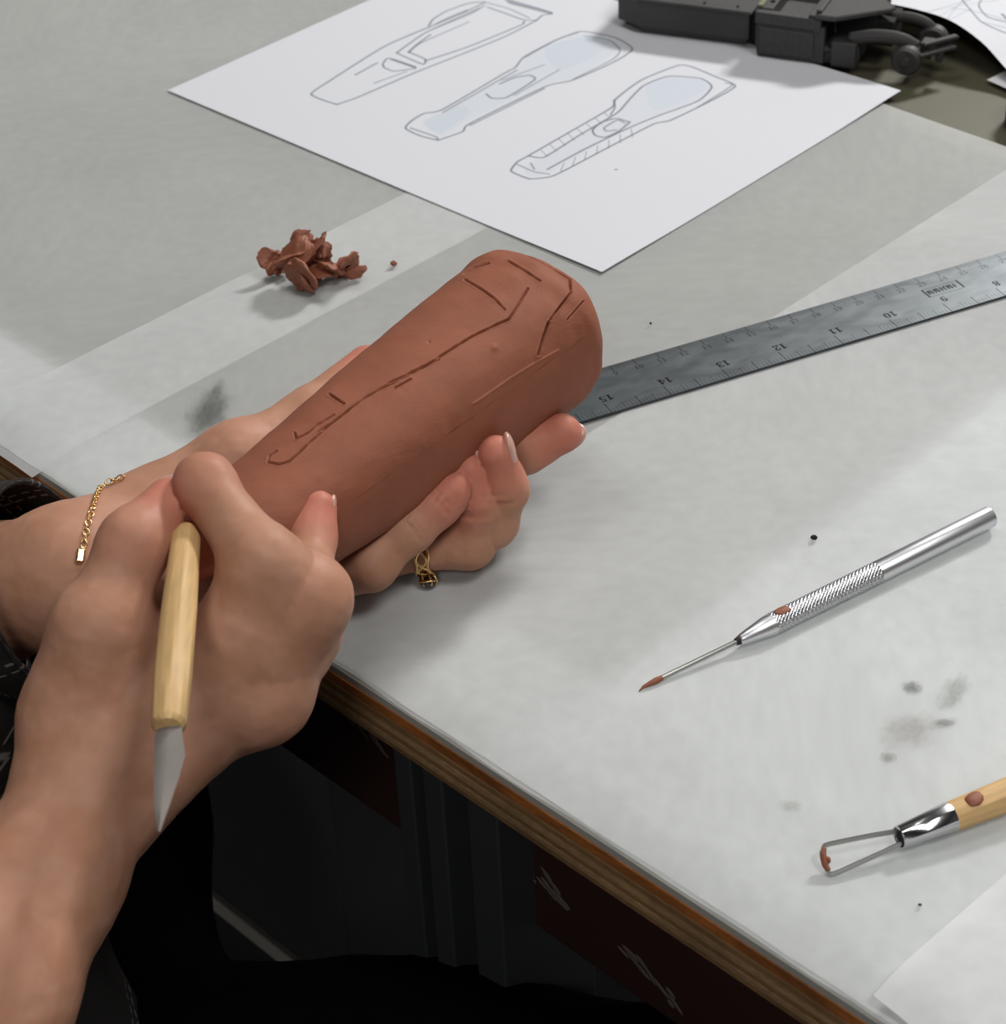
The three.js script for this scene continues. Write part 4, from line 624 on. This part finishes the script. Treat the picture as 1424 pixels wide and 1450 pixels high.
  const sg = (() => { const outer = sweep(sl, sr, 48, { caps: false, uvScale: 1 }), inner = sweep(sl, sr.map(([a, b]) => [a - 0.0014, b - 0.0014]), 48, { caps: false }); const hem = sweep(Array.from({ length: 49 }, (_, j) => { const a = j / 48 * 2 * Math.PI, [u, w] = frameAlong(ax); return cuff.clone().addScaledVector(u, Math.cos(a) * (sr[40][0] - 0.0007)).addScaledVector(w, Math.sin(a) * (sr[40][1] - 0.0007)); }), 0.0011, 8, { caps: false }); for (const gg of [outer, inner, hem]) { const q = gg.attributes.uv; for (let i = 0; i < q.count; i++) q.setXY(i, q.getX(i) * 1.1, q.getY(i) * 5); } const ix = inner.index.array; for (let i = 0; i < ix.length; i += 3) [ix[i], ix[i + 1]] = [ix[i + 1], ix[i]]; inner.computeVertexNormals(); return merged([outer, inner, hem]); })();
  part('shirt_sleeve', sg, shirtM, person, 'dark plaid sleeve cuff with white dashed stitching');
  const torso = [[P(-420, 1150, 0.72), P(-330, 1900, 0.74), 0.125, 0.14], [P(-330, 1900, 0.74), P(10, 1690, 0.76), 0.09, 0.070], [P(-420, 700, 0.82), P(-300, 1150, 0.80), 0.06, 0.09], [P(-250, 1760, 0.53), P(-560, 1250, 0.64), 0.052, 0.075]];
  const torsoSDF = (p) => { let d = 1; for (const [a, b, ra, rb] of torso) d = smin(d, cap(p, a, b, ra, rb), 0.04); return d + 0.003 * fbm(p[0] * 22, p[1] * 9, p[2] * 22, 3); };
  const [t0, t1] = boundsOf(torso.flatMap((q) => [q[0], q[1]]), 0.16);
  const tg = meshSDF(torsoSDF, t0, t1, 0.006); { const pp = tg.attributes.position, q = new Float32Array(pp.count * 2); for (let i = 0; i < pp.count; i++) { q[2 * i] = pp.getX(i) * 5 + pp.getZ(i) * 3; q[2 * i + 1] = pp.getY(i) * 5; } tg.setAttribute('uv', new THREE.BufferAttribute(q, 2)); }
  part('shirt', tg, shirtM, person, 'dark plaid shirt with white dashed stitching');
  const thigh = [[P(20, 1690, 0.80), P(560, 1722, 0.76), 0.090, 0.084], [P(560, 1722, 0.76), P(1250, 1800, 0.70), 0.084, 0.078], [P(172, 1120, 0.86), P(168, 1500, 0.82), 0.0355, 0.0355]];
  const thighSDF = (p) => { let d = 1; for (const [a, b, ra, rb] of thigh) d = smin(d, cap(p, a, b, ra, rb), 0.03); return d + 0.0022 * fbm(p[0] * 30, p[1] * 30, p[2] * 30, 3); };
  const [h0, h1] = boundsOf(thigh.flatMap((q) => [q[0], q[1]]), 0.10);
  part('trousers', meshSDF(thighSDF, h0, h1, 0.006), blackM, person, 'black trousers');
}

// ---------------------------------------------------------------- carving tool in the right hand
{
  const e = P(238, 1032, 0.553), g0 = P(263, 762, 0.612), dir = g0.clone().sub(e).normalize(), len = e.distanceTo(g0);
  const tool = thing('carving_knife', 'wooden carving tool with pale pointed blade held in hand', 'tool', e.clone());
  const tot = len + 0.004;
  part('wooden_handle', turned(e, g0, [[0, 0.0002], [0.0004, 0.0036], [0.0018, 0.0047], [0.02, 0.0051], [len * 0.6, 0.0050], [len, 0.0042], [tot - 0.002, 0.0034], [tot, 0.0026], [tot, 0.0001]], 40), woodM, tool);
  const tip = P(225, 1178, 0.530), bd = tip.clone().sub(e).normalize(), bl = tip.distanceTo(e), side = V(1, 0.1, 0).addScaledVector(bd, -V(1, 0.1, 0).dot(bd)).normalize(), nrm = bd.clone().cross(side);
  const prof = [[-0.004, -0.0028, 0.0032], [0.003, -0.0034, 0.0040], [bl * 0.28, -0.0030, 0.0052], [bl * 0.5, -0.0026, 0.0040], [bl * 0.75, -0.0020, 0.0022], [bl, -0.0003, 0.0003]], pos = [], idx = [];
  for (const [s, a, b] of prof) for (const [x, h] of [[a, 0], [(a + b) / 2, 0.0009], [b, 0], [(a + b) / 2, -0.0009]]) { const p = e.clone().addScaledVector(bd, s).addScaledVector(side, x).addScaledVector(nrm, h * (1 - 0.8 * clamp(s / bl))); pos.push(p.x, p.y, p.z); }
  for (let i = 0; i < prof.length - 1; i++) for (let j = 0; j < 4; j++) { const a = i * 4 + j, b = i * 4 + (j + 1) % 4; idx.push(a, b, a + 4, a + 4, b, b + 4); }
  idx.push(0, 2, 1, 0, 3, 2); const g = new THREE.BufferGeometry(); g.setAttribute('position', new THREE.Float32BufferAttribute(pos, 3)); g.setIndex(idx); g.computeVertexNormals();
  part('blade', toCreasedNormals(g, 0.4), std({ color: 0x7d7671, metalness: 0.35, roughness: 0.45, side: THREE.DoubleSide }), tool, 'pale pointed metal blade');
}

// ---------------------------------------------------------------- jewellery
const goldM = std({ color: new THREE.Color().setRGB(0.86, 0.58, 0.26), metalness: 1, roughness: 0.22 });
{
  const path = [[176, 679], [160, 684], [147, 692], [138, 703], [132, 718], [127, 733], [123, 748], [120, 763], [117, 776]].map(([x, y]) => { const p = hit(leftSDF, x, y) || P(x, y, 0.66); const n = grad(leftSDF, p.toArray()); return [p.addScaledVector(n, 0.0007), n]; });
  const b = thing('bracelet', 'thin gold chain bracelet with small bar charm around wrist', 'bracelet', path[4][0].clone());
  const pts = curve(path.map((q) => q[0]), 60), n = 22;
  const cv = new THREE.CatmullRomCurve3(pts);
  for (let i = 0; i < n; i++) { const u = (i + 0.5) / n, p = cv.getPointAt(u), t = cv.getTangentAt(u), nn = grad(leftSDF, p.toArray()), s = t.clone().cross(nn).normalize(); const g = new THREE.TorusGeometry(0.0009, 0.00021, 8, 20).scale(1.55, 1, 1); const A = i % 2 ? s : nn.clone().addScaledVector(s, 0.5).normalize(); const y = A.clone().addScaledVector(t, -A.dot(t)).normalize(), z = t.clone().cross(y); g.applyMatrix4(new THREE.Matrix4().makeBasis(t, y, z).setPosition(p.addScaledVector(nn, 0.0003))); part('link', g, goldM, b); }
  const c = hit(leftSDF, 113.5, 788) || P(113, 788, 0.66), nn = grad(leftSDF, c.toArray()), t = P(112, 798, 0.66).sub(P(115, 778, 0.66)).normalize(); t.addScaledVector(nn, -t.dot(nn)).normalize(); const s = t.clone().cross(nn);
  part('charm', new THREE.BoxGeometry(1, 1, 1).scale(1, 1, 1) && new RoundedBoxGeometry(0.0047, 0.0016, 0.0026, 3, 0.0006).applyMatrix4(new THREE.Matrix4().makeBasis(t, nn, s).setPosition(c.addScaledVector(nn, 0.0012))), goldM, b, 'small gold bar charm');
}
{
  const a = LH.ring[1], q = LH.ring[2], t = q.clone().sub(a).normalize(), c = a.clone().lerp(q, 0.46), R = 0.0094;
  const down = P(620, 812, 0.69).sub(P(604, 770, 0.69)).normalize(); down.addScaledVector(t, -down.dot(t)).normalize(); const s = t.clone().cross(down);
  const ring = thing('ring', 'gold ring with openwork band and dark stone on a finger', 'ring', c.clone());
  const band = (off, wob, ph) => { const p = []; for (let i = 0; i <= 64; i++) { const an = i / 64 * 2 * Math.PI; p.push(c.clone().addScaledVector(t, off + wob * Math.sin(an * 5 + ph)).addScaledVector(down, Math.cos(an) * R).addScaledVector(s, Math.sin(an) * R)); } return sweep(p, 0.00055, 8, { hint: t, caps: false }); };
  part('band', merged([band(-0.0022, 0.0005, 0), band(0.0022, 0.0005, 2), band(0, 0.0018, 1), band(0, 0.0018, 1 + Math.PI)]), goldM, ring);
  const sc = c.clone().addScaledVector(down, R + 0.0026).addScaledVector(t, 0.0004);
  const prongs = []; for (let i = 0; i < 6; i++) { const an = i / 6 * 2 * Math.PI, d = t.clone().multiplyScalar(Math.cos(an) * 0.0030).addScaledVector(s, Math.sin(an) * 0.0030); prongs.push(sweep([c.clone().addScaledVector(down, R - 0.0003).addScaledVector(d, 0.7), sc.clone().add(d), sc.clone().addScaledVector(d, 0.8).addScaledVector(down, 0.0012)], 0.0004, 6)); }
  prongs.push(sweep(Array.from({ length: 33 }, (_, i) => { const an = i / 32 * 2 * Math.PI; return sc.clone().addScaledVector(t, Math.cos(an) * 0.0031).addScaledVector(s, Math.sin(an) * 0.0031).addScaledVector(down, -0.0004); }), 0.0004, 6, { hint: down, caps: false }));
  const setting = part('setting', merged(prongs), goldM, ring);
  part('stone', toCreasedNormals(new THREE.IcosahedronGeometry(0.0029, 1).scale(1, 0.8, 1).applyMatrix4(new THREE.Matrix4().makeBasis(t, down, s).setPosition(sc.clone().addScaledVector(down, 0.0002))), 0.1), phys({ color: 0x17171c, roughness: 0.08, clearcoat: 1 }), setting, 'dark faceted stone');
}

renderer.render(scene, camera);
